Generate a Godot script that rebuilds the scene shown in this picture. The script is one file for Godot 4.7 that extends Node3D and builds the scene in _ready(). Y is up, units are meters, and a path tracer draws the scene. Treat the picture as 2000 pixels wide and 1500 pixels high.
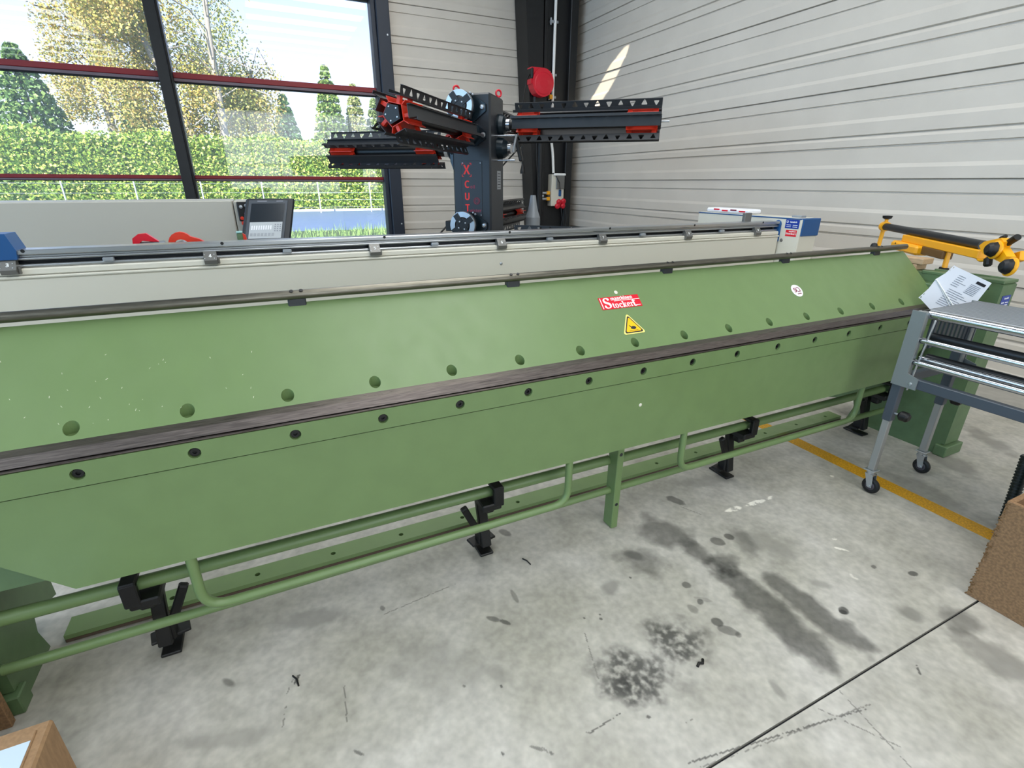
extends Node3D
# A workshop hall: a long green folding machine in front, a white one behind it, a decoiler tower, a window wall.
# World: x runs right along the machines, y up, -z into the hall. Metres.

var M := {}
var taken := {}
var O := Vector3.ZERO
var rng := RandomNumberGenerator.new()


class MB:
	var st := SurfaceTool.new()

	func _init() -> void:
		st.begin(Mesh.PRIMITIVE_TRIANGLES)

	func v(p: Vector3, n: Vector3, uv := Vector2.ZERO) -> void:
		st.set_normal(n)
		st.set_uv(uv)
		st.set_uv2(uv)
		st.add_vertex(p)

	# corners run counterclockwise seen from outside
	func quad(a: Vector3, b: Vector3, c: Vector3, d: Vector3) -> void:
		var n := (b - a).cross(c - a)
		if n.length_squared() < 1e-16:
			n = (c - a).cross(d - a)
		n = n.normalized()
		v(a, n); v(c, n); v(b, n)
		v(a, n); v(d, n); v(c, n)

	func quad_out(a: Vector3, b: Vector3, c: Vector3, d: Vector3, out: Vector3) -> void:
		if (b - a).cross(c - a).dot(out) < 0:
			quad(a, d, c, b)
		else:
			quad(a, b, c, d)

	func tri_out(a: Vector3, b: Vector3, c: Vector3, out: Vector3) -> void:
		var n := (b - a).cross(c - a).normalized()
		if n.dot(out) < 0:
			n = -n
			v(a, n); v(b, n); v(c, n)
		else:
			v(a, n); v(c, n); v(b, n)

	func quad_uv(a: Vector3, b: Vector3, c: Vector3, d: Vector3, ua: Vector2, ub: Vector2, uc: Vector2, ud: Vector2) -> void:
		var n := (b - a).cross(c - a).normalized()
		v(a, n, ua); v(c, n, uc); v(b, n, ub)
		v(a, n, ua); v(d, n, ud); v(c, n, uc)

	func box(c: Vector3, s: Vector3, b := Basis.IDENTITY) -> MB:
		var h := s / 2
		for i in 3:
			for sg in [-1.0, 1.0]:
				var e := [Vector3.ZERO, Vector3.ZERO, Vector3.ZERO]
				e[0][i] = h[i] * sg
				e[1][(i + 1) % 3] = h[(i + 1) % 3]
				e[2][(i + 2) % 3] = h[(i + 2) % 3]
				var o: Vector3 = e[0]
				var p: Vector3 = e[1]
				var q: Vector3 = e[2]
				quad_out(c + b * (o - p - q), c + b * (o + p - q), c + b * (o + p + q), c + b * (o - p + q), b * o)
		return self

	# from corner to corner
	func span(a: Vector3, d: Vector3) -> MB:
		return box((a + d) / 2, (d - a).abs())

	# box with chamfered edges
	func cbox(c: Vector3, s: Vector3, ch: float, b := Basis.IDENTITY) -> MB:
		var h := s / 2
		ch = minf(ch, minf(h.x, minf(h.y, h.z)) * 0.98)
		for i in 3:
			var j := (i + 1) % 3
			var k := (i + 2) % 3
			for sg in [-1.0, 1.0]:
				var pts: Array[Vector3] = []
				for w in [[-1, -1], [1, -1], [1, 1], [-1, 1]]:
					var p := Vector3.ZERO
					p[i] = h[i] * sg
					p[j] = (h[j] - ch) * w[0]
					p[k] = (h[k] - ch) * w[1]
					pts.append(c + b * p)
				var out := Vector3.ZERO
				out[i] = sg
				quad_out(pts[0], pts[1], pts[2], pts[3], b * out)
				for sj in [-1.0, 1.0]:
					var e: Array[Vector3] = []
					for w in [[0, -1], [0, 1], [1, 1], [1, -1]]:
						var p := Vector3.ZERO
						p[i] = (h[i] if w[0] == 0 else h[i] - ch) * sg
						p[j] = (h[j] - ch if w[0] == 0 else h[j]) * sj
						p[k] = (h[k] - ch) * w[1]
						e.append(c + b * p)
					var eo := Vector3.ZERO
					eo[i] = sg
					eo[j] = sj
					quad_out(e[0], e[1], e[2], e[3], b * eo)
		for sx in [-1.0, 1.0]:
			for sy in [-1.0, 1.0]:
				for sz in [-1.0, 1.0]:
					var q := Vector3(sx, sy, sz)
					var x := Vector3(h.x, h.y - ch, h.z - ch) * q
					var y := Vector3(h.x - ch, h.y, h.z - ch) * q
					var z := Vector3(h.x - ch, h.y - ch, h.z) * q
					tri_out(c + b * x, c + b * y, c + b * z, b * q)
		return self

	func cspan(a: Vector3, d: Vector3, ch: float) -> MB:
		return cbox((a + d) / 2, (d - a).abs(), ch)

	func tube(pts: Array, r: float, seg := 12, caps := true) -> MB:
		var rings := []
		var t0 := Vector3.ZERO
		var n := Vector3.ZERO
		for i in pts.size():
			var t: Vector3
			if i == 0:
				t = (pts[1] - pts[0]).normalized()
			elif i == pts.size() - 1:
				t = (pts[i] - pts[i - 1]).normalized()
			else:
				t = ((pts[i] - pts[i - 1]).normalized() + (pts[i + 1] - pts[i]).normalized()).normalized()
			if i == 0:
				n = t.cross(Vector3.UP if absf(t.y) < 0.9 else Vector3.RIGHT).normalized()
			else:
				n = (n - t * n.dot(t)).normalized()
			var bi := t.cross(n)
			var ring := []
			for k in seg:
				var a := TAU * k / seg
				var d := n * cos(a) + bi * sin(a)
				ring.append([pts[i] + d * r, d])
			rings.append(ring)
			t0 = t
		for i in pts.size() - 1:
			for k in seg:
				var a = rings[i][k]
				var b = rings[i][(k + 1) % seg]
				var c = rings[i + 1][(k + 1) % seg]
				var d = rings[i + 1][k]
				v(a[0], a[1]); v(c[0], c[1]); v(b[0], b[1])
				v(a[0], a[1]); v(d[0], d[1]); v(c[0], c[1])
		if caps:
			for e in [0, pts.size() - 1]:
				var out: Vector3 = (pts[0] - pts[1]) if e == 0 else (pts[e] - pts[e - 1])
				for k in seg:
					tri_out(pts[e], rings[e][k][0], rings[e][(k + 1) % seg][0], out)
		return self

	func cyl(a: Vector3, b: Vector3, r: float, seg := 16) -> MB:
		return tube([a, b], r, seg)

	# rounded path through corner points
	func pipe(pts: Array, r: float, bend: float, seg := 12, steps := 6) -> MB:
		var path := [pts[0]]
		for i in range(1, pts.size() - 1):
			var d1: Vector3 = (pts[i - 1] - pts[i]).normalized()
			var d2: Vector3 = (pts[i + 1] - pts[i]).normalized()
			var p1: Vector3 = pts[i] + d1 * bend
			var p2: Vector3 = pts[i] + d2 * bend
			for s in steps + 1:
				var t := float(s) / steps
				path.append(p1.lerp(pts[i], t).lerp(pts[i].lerp(p2, t), t))
		path.append(pts[-1])
		return tube(path, r, seg)

	# profile of (radius, height) turned about the local y axis of xf
	func lathe(prof: Array, xf: Transform3D, seg := 24) -> MB:
		for i in prof.size() - 1:
			var p: Vector2 = prof[i]
			var q: Vector2 = prof[i + 1]
			var sl := Vector2(q.y - p.y, p.x - q.x).normalized()
			if sl == Vector2.ZERO:
				continue
			for k in seg:
				var a := TAU * k / seg
				var b := TAU * (k + 1) / seg
				var ca := Vector3(cos(a), 0, sin(a))
				var cb := Vector3(cos(b), 0, sin(b))
				var na := xf.basis * (ca * sl.x + Vector3.UP * sl.y)
				var nb := xf.basis * (cb * sl.x + Vector3.UP * sl.y)
				var p0 := xf * (ca * p.x + Vector3.UP * p.y)
				var p1 := xf * (cb * p.x + Vector3.UP * p.y)
				var q0 := xf * (ca * q.x + Vector3.UP * q.y)
				var q1 := xf * (cb * q.x + Vector3.UP * q.y)
				v(p0, na); v(p1, nb); v(q1, nb)
				v(p0, na); v(q1, nb); v(q0, na)
		return self

	# polygon in the local xy plane of xf, from z0 to z1
	func prism(poly: Array, xf: Transform3D, z0: float, z1: float) -> MB:
		var pp := PackedVector2Array(poly)
		if Geometry2D.is_polygon_clockwise(pp):
			pp.reverse()
		var idx := Geometry2D.triangulate_polygon(pp)
		for i in range(0, idx.size(), 3):
			for z in [z0, z1]:
				var a: Array[Vector3] = []
				for k in 3:
					a.append(xf * Vector3(pp[idx[i + k]].x, pp[idx[i + k]].y, z))
				tri_out(a[0], a[1], a[2], xf.basis.z * (1.0 if z == z1 else -1.0) * signf(z1 - z0))
		for i in pp.size():
			var p := pp[i]
			var q := pp[(i + 1) % pp.size()]
			var o := Vector2(q.y - p.y, p.x - q.x)
			quad_out(xf * Vector3(p.x, p.y, z0), xf * Vector3(q.x, q.y, z0), xf * Vector3(q.x, q.y, z1), xf * Vector3(p.x, p.y, z1), xf.basis * Vector3(o.x, o.y, 0))
		return self

	func torus(c: Vector3, axis: Vector3, R: float, r: float, seg := 20, sub := 8, a0 := 0.0, a1 := TAU) -> MB:
		var e := axis.cross(Vector3.UP if absf(axis.y) < 0.9 else Vector3.RIGHT).normalized()
		var f := axis.cross(e).normalized()
		var pts := []
		for i in seg + 1:
			var a := lerpf(a0, a1, float(i) / seg)
			pts.append(c + (e * cos(a) + f * sin(a)) * R)
		return tube(pts, r, sub, absf(a1 - a0) < TAU - 0.01)

	# rectangle (x0..x1, y0..y1) in the xy plane of xf with a hole; hole(angle) gives its radius as Vector2 point about (cx, cy).
	# The hole runs down along dir (local) for its depth.
	func holed(xf: Transform3D, x0: float, x1: float, y0: float, y1: float, cx: float, cy: float, hole: Callable, dir: Vector3, floor_too := false, back := false) -> MB:
		var ang: Array[float] = []
		for k in 20:
			ang.append(TAU * k / 20.0)
		for c in [[x0, y0], [x1, y0], [x1, y1], [x0, y1]]:
			ang.append(fposmod(atan2(c[1] - cy, c[0] - cx), TAU))
		ang.sort()
		var n := ang.size()
		var inner: Array[Vector3] = []
		var outer: Array[Vector3] = []
		for a in ang:
			var d := Vector2(cos(a), sin(a))
			var h: Vector2 = hole.call(a)
			inner.append(Vector3(cx + h.x, cy + h.y, 0))
			var t := 1e9
			if d.x > 1e-6: t = minf(t, (x1 - cx) / d.x)
			if d.x < -1e-6: t = minf(t, (x0 - cx) / d.x)
			if d.y > 1e-6: t = minf(t, (y1 - cy) / d.y)
			if d.y < -1e-6: t = minf(t, (y0 - cy) / d.y)
			outer.append(Vector3(cx + d.x * t, cy + d.y * t, 0))
		var up := xf.basis.z
		for k in n:
			var l := (k + 1) % n
			if (outer[k] - outer[l]).length() < 1e-7 and (inner[k] - inner[l]).length() < 1e-7:
				continue
			quad_out(xf * inner[k], xf * outer[k], xf * outer[l], xf * inner[l], up)
			var mid := (inner[k] + inner[l]) / 2
			quad_out(xf * inner[k], xf * inner[l], xf * (inner[l] + dir), xf * (inner[k] + dir), xf.basis * (Vector3(cx, cy, 0) - mid))
			if back:
				quad_out(xf * (inner[k] + dir), xf * (outer[k] + dir), xf * (outer[l] + dir), xf * (inner[l] + dir), -up)
			if floor_too:
				tri_out(xf * (inner[k] + dir), xf * (inner[l] + dir), xf * (Vector3(cx, cy, 0) + dir), up)
		return self

	func mesh() -> ArrayMesh:
		return st.commit()


func numbered(called: String) -> String:
	taken[called] = taken.get(called, -1) + 1
	return called if taken[called] == 0 else "%s_%03d" % [called, taken[called]]


func thing(called: String, label: String, category: String, at := Vector3.ZERO, turn := 0.0, group := "") -> Node3D:
	var o := Node3D.new()
	o.name = numbered(called)
	add_child(o)
	o.position = at
	o.rotation.y = turn
	o.set_meta("label", label)
	o.set_meta("category", category)
	if group != "":
		o.set_meta("group", group)
	O = at if turn == 0.0 else Vector3.ZERO
	return o


func structure(called: String, at := Vector3.ZERO) -> Node3D:
	var o := Node3D.new()
	o.name = numbered(called)
	add_child(o)
	o.position = at
	o.set_meta("kind", "structure")
	O = at
	return o


# a part in world coordinates (things that are not turned) or in the thing's own axes (things that are)
func part(mb: MB, called: String, m: Material, parent: Node3D, label := "") -> MeshInstance3D:
	return put(mb.mesh(), called, m, parent, Transform3D(Basis.IDENTITY, -O), label)


func sub(mb: MB, called: String, m: Material, parent: Node3D, label := "") -> MeshInstance3D:
	return put(mb.mesh(), called, m, parent, Transform3D.IDENTITY, label)


func put(mesh: Mesh, called: String, m: Material, parent: Node3D, xf: Transform3D, label := "") -> MeshInstance3D:
	var o := MeshInstance3D.new()
	o.name = called
	o.mesh = mesh
	if m:
		o.material_override = m
	o.transform = xf
	if label != "":
		o.set_meta("label", label)
	parent.add_child(o, true)
	return o


# xf: centre of the writing, x along it, y up it, z out of the surface; size is the font height in metres
func words(text: String, size: float, m: Material, parent: Node3D, xf: Transform3D, bold := true, font := "Droid Sans", stretch := 1.0, relative := true) -> void:
	var f := SystemFont.new()
	f.font_names = PackedStringArray([font])
	f.font_weight = 700 if bold else 400
	var t := TextMesh.new()
	t.text = text
	t.font = f
	t.font_size = 48
	t.pixel_size = size / 48.0
	t.depth = 0.0006
	t.curve_step = 2.0
	var x := xf
	x.basis.x *= stretch
	if relative:
		x.origin -= O
	put(t, "lettering", m, parent, x)


func frame(at: Vector3, x: Vector3, y: Vector3) -> Transform3D:
	return Transform3D(Basis(x.normalized(), y.normalized(), x.cross(y).normalized()), at)


func mat(called: String, c: Color, rough := 0.5, metal := 0.0) -> StandardMaterial3D:
	var m := StandardMaterial3D.new()
	m.resource_name = called
	m.albedo_color = c
	m.roughness = rough
	m.metallic = metal
	M[called] = m
	return m


func noise_tex(freq: float, lo: Color, hi: Color, seed_ := 1, size := 512, oct := 4, mid := 0.5, type := FastNoiseLite.TYPE_SIMPLEX_SMOOTH) -> NoiseTexture2D:
	var n := FastNoiseLite.new()
	n.seed = seed_
	n.noise_type = type
	n.frequency = freq
	n.fractal_octaves = oct
	var t := NoiseTexture2D.new()
	t.width = size
	t.height = size
	t.seamless = true
	t.noise = n
	var g := Gradient.new()
	g.set_color(0, lo)
	g.set_color(1, hi)
	g.add_point(mid, lo.lerp(hi, 0.5))
	t.color_ramp = g
	return t


# colour grain over a material: triplanar texture around white
func grain(m: StandardMaterial3D, scale: Vector3, freq: float, lo: float, hi: float, seed_ := 1, oct := 4) -> StandardMaterial3D:
	m.albedo_texture = noise_tex(freq, Color(lo, lo, lo), Color(hi, hi, hi), seed_, 512, oct)
	m.uv1_triplanar = true
	m.uv1_world_triplanar = true
	m.uv1_scale = scale
	return m


func rough_map(m: StandardMaterial3D, freq: float, lo: float, hi: float, seed_ := 3) -> StandardMaterial3D:
	m.roughness_texture = noise_tex(freq, Color(lo, lo, lo), Color(hi, hi, hi), seed_, 512, 4)
	m.roughness = 1.0
	m.uv1_triplanar = true
	m.uv1_world_triplanar = true
	return m


func make_materials() -> void:
	# paint
	var g := mat("green_paint", Color(0.425, 0.518, 0.328), 0.42)
	grain(g, Vector3.ONE * 0.7, 0.02, 0.955, 1.0, 5)
	g.roughness_texture = noise_tex(0.03, Color(0.30, 0.30, 0.30), Color(0.48, 0.48, 0.48), 9)
	g.roughness = 1.0
	var gd := mat("stand_green", Color(0.36, 0.46, 0.31), 0.5)
	grain(gd, Vector3.ONE * 0.8, 0.03, 0.9, 1.0, 6)
	mat("white_paint", Color(0.83, 0.81, 0.75), 0.4)
	mat("cream_paint", Color(0.86, 0.84, 0.78), 0.4)
	mat("grey_cover", Color(0.70, 0.685, 0.64), 0.45)
	mat("blue_paint", Color(0.06, 0.30, 0.52), 0.4)
	mat("anthracite", Color(0.105, 0.125, 0.15), 0.42)
	mat("dark_channel", Color(0.20, 0.205, 0.215), 0.38, 0.3)
	mat("orange_paint", Color(0.86, 0.20, 0.08), 0.45)
	mat("yellow_paint", Color(0.95, 0.66, 0.04), 0.4)
	mat("red_plastic", Color(0.80, 0.07, 0.16), 0.4)
	mat("black_plastic", Color(0.03, 0.03, 0.034), 0.5)
	mat("black_steel", Color(0.02, 0.021, 0.025), 0.45)
	mat("column_black", Color(0.055, 0.058, 0.065), 0.5)
	mat("mullion_black", Color(0.07, 0.072, 0.075), 0.5)
	mat("jamb_blue_black", Color(0.12, 0.15, 0.20), 0.45)
	mat("rail_red", Color(0.50, 0.07, 0.10), 0.45)
	mat("rail_grey", Color(0.42, 0.36, 0.39), 0.45)
	mat("gasket", Color(0.03, 0.03, 0.035), 0.7)
	mat("red_sticker", Color(0.84, 0.06, 0.16), 0.35)
	mat("blue_sticker", Color(0.04, 0.20, 0.58), 0.35)
	mat("white_print", Color(0.95, 0.95, 0.94), 0.5)
	mat("dark_print", Color(0.10, 0.10, 0.13), 0.6)
	mat("grey_print", Color(0.52, 0.53, 0.57), 0.6)
	mat("maroon_print", Color(0.50, 0.12, 0.22), 0.5)
	mat("red_print", Color(0.90, 0.14, 0.10), 0.5)
	mat("sign_yellow", Color(0.98, 0.74, 0.03), 0.4)
	mat("sign_edge", Color(1.0, 0.90, 0.50), 0.4)
	mat("paper", Color(0.93, 0.93, 0.95), 0.55)
	mat("label_grey", Color(0.60, 0.62, 0.64), 0.4, 0.3)
	# metal
	var bs := mat("blade_steel", Color(0.52, 0.48, 0.46), 0.32, 0.85)
	bs.roughness_texture = noise_tex(0.02, Color(0.24, 0.24, 0.24), Color(0.46, 0.46, 0.46), 12)
	bs.roughness = 1.0
	grain(bs, Vector3(0.5, 12, 12), 0.04, 0.62, 1.0, 13)
	var bar := mat("bar_steel", Color(0.50, 0.485, 0.44), 0.3, 0.9)
	grain(bar, Vector3(0.6, 9, 9), 0.03, 0.75, 1.0, 14)
	mat("steel", Color(0.70, 0.71, 0.72), 0.3, 0.9)
	mat("chrome", Color(0.78, 0.79, 0.81), 0.14, 1.0)
	mat("zinc", Color(0.74, 0.76, 0.78), 0.3, 0.8)
	mat("deck_roller", Color(0.50, 0.52, 0.54), 0.42, 0.6)
	mat("dark_steel", Color(0.22, 0.23, 0.24), 0.4, 0.7)
	mat("bracket_grey", Color(0.50, 0.52, 0.52), 0.42, 0.25)
	mat("leg_grey", Color(0.60, 0.60, 0.585), 0.42, 0.3)
	mat("rail_slate", Color(0.25, 0.28, 0.315), 0.45)
	mat("stop_grey", Color(0.47, 0.465, 0.45), 0.38, 0.5)
	mat("teal_casting", Color(0.08, 0.13, 0.16), 0.28, 0.3)
	mat("rubber", Color(0.035, 0.035, 0.037), 0.6)
	mat("wheel_hub", Color(0.24, 0.22, 0.25), 0.5)
	# walls
	var wp := mat("wall_panel", Color(0.80, 0.77, 0.725), 0.42)
	grain(wp, Vector3.ONE * 0.25, 0.012, 0.965, 1.0, 21)
	mat("plain_wall", Color(0.78, 0.78, 0.76), 0.6)
	mat("ceiling_white", Color(0.72, 0.73, 0.74), 0.7)
	# wood and board
	var cb := mat("chipboard", Color(0.62, 0.475, 0.33), 0.75)
	grain(cb, Vector3.ONE * 3.0, 0.05, 0.70, 1.0, 31)
	var cbe := mat("chipboard_edge", Color(0.60, 0.45, 0.28), 0.85)
	grain(cbe, Vector3.ONE * 9.0, 0.05, 0.45, 1.0, 32)
	var cd := mat("cardboard", Color(0.66, 0.52, 0.38), 0.8)
	grain(cd, Vector3(4, 1, 4), 0.03, 0.85, 1.0, 33)
	var wd := mat("pale_wood", Color(0.80, 0.68, 0.54), 0.7)
	grain(wd, Vector3(14, 14, 1.5), 0.02, 0.82, 1.0, 34)
	var tape := mat("clear_tape", Color(0.80, 0.86, 0.92), 0.22)
	tape.transparency = BaseMaterial3D.TRANSPARENCY_DISABLED
	var glass := mat("pane_glass", Color(0.86, 0.95, 0.95, 0.05), 0.0)
	glass.transparency = BaseMaterial3D.TRANSPARENCY_ALPHA
	var film := mat("clear_film", Color(0.95, 0.96, 0.98, 0.12), 0.08)
	film.transparency = BaseMaterial3D.TRANSPARENCY_ALPHA
	# outside
	var asphalt := mat("asphalt", Color(0.45, 0.54, 0.68), 0.45)  # blue of the reflected sky is painted into the base colour
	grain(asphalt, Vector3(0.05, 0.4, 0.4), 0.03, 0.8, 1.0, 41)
	var gr := mat("grass_soil", Color(0.36, 0.46, 0.26), 0.9)
	grain(gr, Vector3.ONE * 0.6, 0.05, 0.6, 1.0, 42)
	mat("hedge_core", Color(0.40, 0.52, 0.22), 0.9)
	var leaf := mat("leaf", Color(1, 1, 1), 0.55)
	leaf.vertex_color_use_as_albedo = true
	leaf.cull_mode = BaseMaterial3D.CULL_DISABLED
	leaf.backlight_enabled = true
	leaf.backlight = Color(0.45, 0.45, 0.45)
	var bk := mat("birch_bark", Color(0.90, 0.88, 0.84), 0.7)
	grain(bk, Vector3(1.2, 5, 1.2), 0.03, 0.4, 1.0, 43, 3)
	mat("brown_bark", Color(0.30, 0.25, 0.20), 0.9)
	mat("fence_post", Color(0.75, 0.80, 0.80), 0.5)
	var yl := mat("line_paint", Color(0.90, 0.66, 0.07), 0.6)
	grain(yl, Vector3.ONE * 2.5, 0.06, 0.70, 1.0, 44, 5)
	# glowing roof light sheets and lamp faces
	var rl := mat("rooflight_sheet", Color(0.9, 0.92, 0.95), 0.5)
	rl.emission_enabled = true
	rl.emission = Color(0.93, 0.97, 1.0)
	rl.emission_energy_multiplier = ROOF_GLOW
	floor_material()


const ROOF_GLOW := 2.4
const FX0 := -1.6
const FZ0 := -3.0
const FSIZE := 6.4
const FPX := 1792
const STAINS_AND_SHADE := [[1.588,-1.172,0.016,0.069,-0.070,0.015,0.60,0],[0.896,-0.916,0.113,0.074,-0.045,0.084,0.75,3],[1.120,-0.946,0.092,0.062,-0.062,0.081,0.75,3],[0.839,-0.871,0.077,0.048,-0.030,0.039,0.60,3],[1.496,-1.452,0.090,0.091,-0.057,0.093,0.55,0],[1.543,-1.291,0.037,0.062,-0.036,0.049,0.50,0],[1.282,-1.340,0.091,0.078,-0.047,0.074,0.42,4],[1.272,-1.381,0.027,0.031,-0.017,0.028,0.40,0],[1.884,-1.182,0.044,0.112,0.105,-0.007,0.24,0],[1.781,-1.238,-0.010,0.072,0.060,-0.012,0.32,0],[1.731,-1.632,0.021,0.045,-0.029,0.017,0.60,1],[1.683,-1.292,0.021,0.029,-0.023,0.013,0.50,1],[1.757,-1.293,0.012,0.022,-0.019,0.011,0.55,1],[1.350,-1.150,0.011,0.015,-0.016,0.011,0.55,1],[1.337,-1.056,0.007,0.012,-0.015,0.010,0.60,1],[1.285,-1.041,0.007,0.031,0.022,-0.007,0.32,1],[1.323,-0.955,0.012,0.019,-0.018,0.010,0.65,1],[1.335,-0.902,0.025,0.034,0.020,-0.009,0.45,1],[1.350,-0.878,0.006,0.013,0.015,-0.008,0.40,1],[1.811,-0.783,0.006,0.022,0.024,-0.006,0.75,1],[1.356,-1.062,0.027,0.027,0.010,-0.004,0.20,1],[1.775,-0.740,0.006,0.024,0.021,-0.004,0.30,0],[1.868,-0.914,0.022,0.029,0.024,-0.008,0.25,0],[2.046,-0.662,0.001,0.039,0.044,-0.005,0.35,0],[2.176,-0.553,-0.012,0.061,0.071,0.001,0.45,0],[2.094,-0.408,-0.004,0.124,0.073,0.002,0.30,0],[1.291,-0.669,-0.007,0.040,0.016,0.001,0.30,0],[1.063,-1.275,-0.001,0.037,0.045,-0.004,0.30,0],[1.806,-0.780,0.006,0.016,0.017,-0.003,0.60,1],[2.287,-0.784,0.010,0.015,0.018,-0.005,0.70,1],[2.172,-0.882,0.004,0.009,0.012,-0.005,0.50,1],[-0.349,-1.465,0.019,0.015,0.004,0.018,0.50,0],[0.845,-0.774,0.006,0.005,-0.004,0.005,0.70,1],[0.470,-1.064,0.004,0.004,-0.002,0.005,0.70,1],[0.358,-1.117,0.006,0.005,-0.002,0.005,0.50,1],[0.551,-1.332,0.024,0.024,0.010,-0.009,0.50,1],[0.589,-1.296,0.014,0.017,0.007,-0.005,0.60,1],[0.182,-1.563,0.010,0.008,-0.003,0.015,0.45,1],[0.677,-1.395,-0.001,0.040,0.010,-0.001,0.35,1],[0.469,-1.116,0.032,0.023,-0.010,0.033,0.22,0],[0.007,-1.051,0.013,0.011,0.002,0.008,0.60,1],[0.482,-0.843,0.021,0.019,0.005,-0.004,0.50,1],[0.516,-0.811,0.005,0.006,-0.002,0.004,0.60,1],[0.386,-0.870,0.004,0.005,-0.002,0.005,0.80,1],[1.167,-1.281,0.004,0.005,-0.004,0.005,0.70,1],[-0.088,-1.626,0.130,0.012,0.032,0.052,0.25,0],[-0.333,-1.259,0.126,0.026,0.028,0.036,0.20,0],[0.312,-1.222,0.177,0.126,-0.064,0.093,0.12,0],[0.873,-1.184,0.004,0.005,-0.003,0.004,0.70,1],[0.929,-1.155,0.006,0.005,-0.004,0.006,0.70,1],[0.937,-1.173,0.004,0.005,-0.003,0.004,0.70,1],[0.697,-1.764,0.013,0.018,-0.001,0.015,0.60,1],[0.807,-1.774,0.025,0.028,-0.008,0.029,0.50,1],[1.407,-1.718,0.050,0.062,-0.011,0.033,0.20,0],[1.943,-1.445,0.071,0.009,-0.012,0.018,0.80,2],[2.083,-1.438,0.077,0.006,-0.014,0.018,0.75,2],[2.207,-1.436,0.031,0.004,-0.010,0.011,0.80,2],[2.153,-1.018,0.021,0.029,0.011,-0.002,0.60,2],[2.196,-1.076,0.010,0.009,-0.011,0.007,0.50,2],[2.035,-0.885,0.002,0.021,0.013,-0.004,0.40,2],[2.714,-1.432,0.008,0.010,-0.010,0.007,0.80,2],[2.339,-0.828,0.026,0.047,0.065,-0.005,0.10,0],[3.517,-1.247,-0.038,0.171,0.097,-0.009,0.30,0],[4.065,-1.279,-0.112,0.201,0.084,-0.008,0.30,0],[3.011,-1.125,-0.020,0.284,0.097,-0.009,0.16,0],[2.020,-1.696,0.200,0.035,-0.008,0.053,0.18,0],[1.554,-0.911,-0.018,0.276,-0.067,-0.004,0.66,5],[1.709,-0.831,0.008,0.217,-0.055,0.002,0.62,5]]  # stain ellipses; the soft band left under the machine is painted shadow
const SCRATCHES := [[0.644,-0.816,0.657,-0.807,1],[0.655,-0.810,0.771,-0.820,2],[0.839,-1.125,0.776,-0.941,1],[0.864,-0.617,1.489,-0.499,2],[1.475,-0.573,1.433,-0.335,1],[0.881,-0.594,1.522,-0.502,1],[0.183,-1.527,0.487,-1.560,1],[-0.000,-1.285,-0.009,-1.158,1],[-0.178,-1.291,-0.190,-1.225,1],[0.940,-0.708,0.967,-0.710,1],[-0.149,-1.364,-0.136,-1.393,3],[1.719,-1.573,1.767,-1.479,1],[1.809,-0.520,1.782,-0.494,2],[0.503,-0.834,0.510,-0.815,1],[1.356,-0.562,1.467,-0.381,1],[-0.173,-1.336,-0.147,-1.394,0]]


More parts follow.
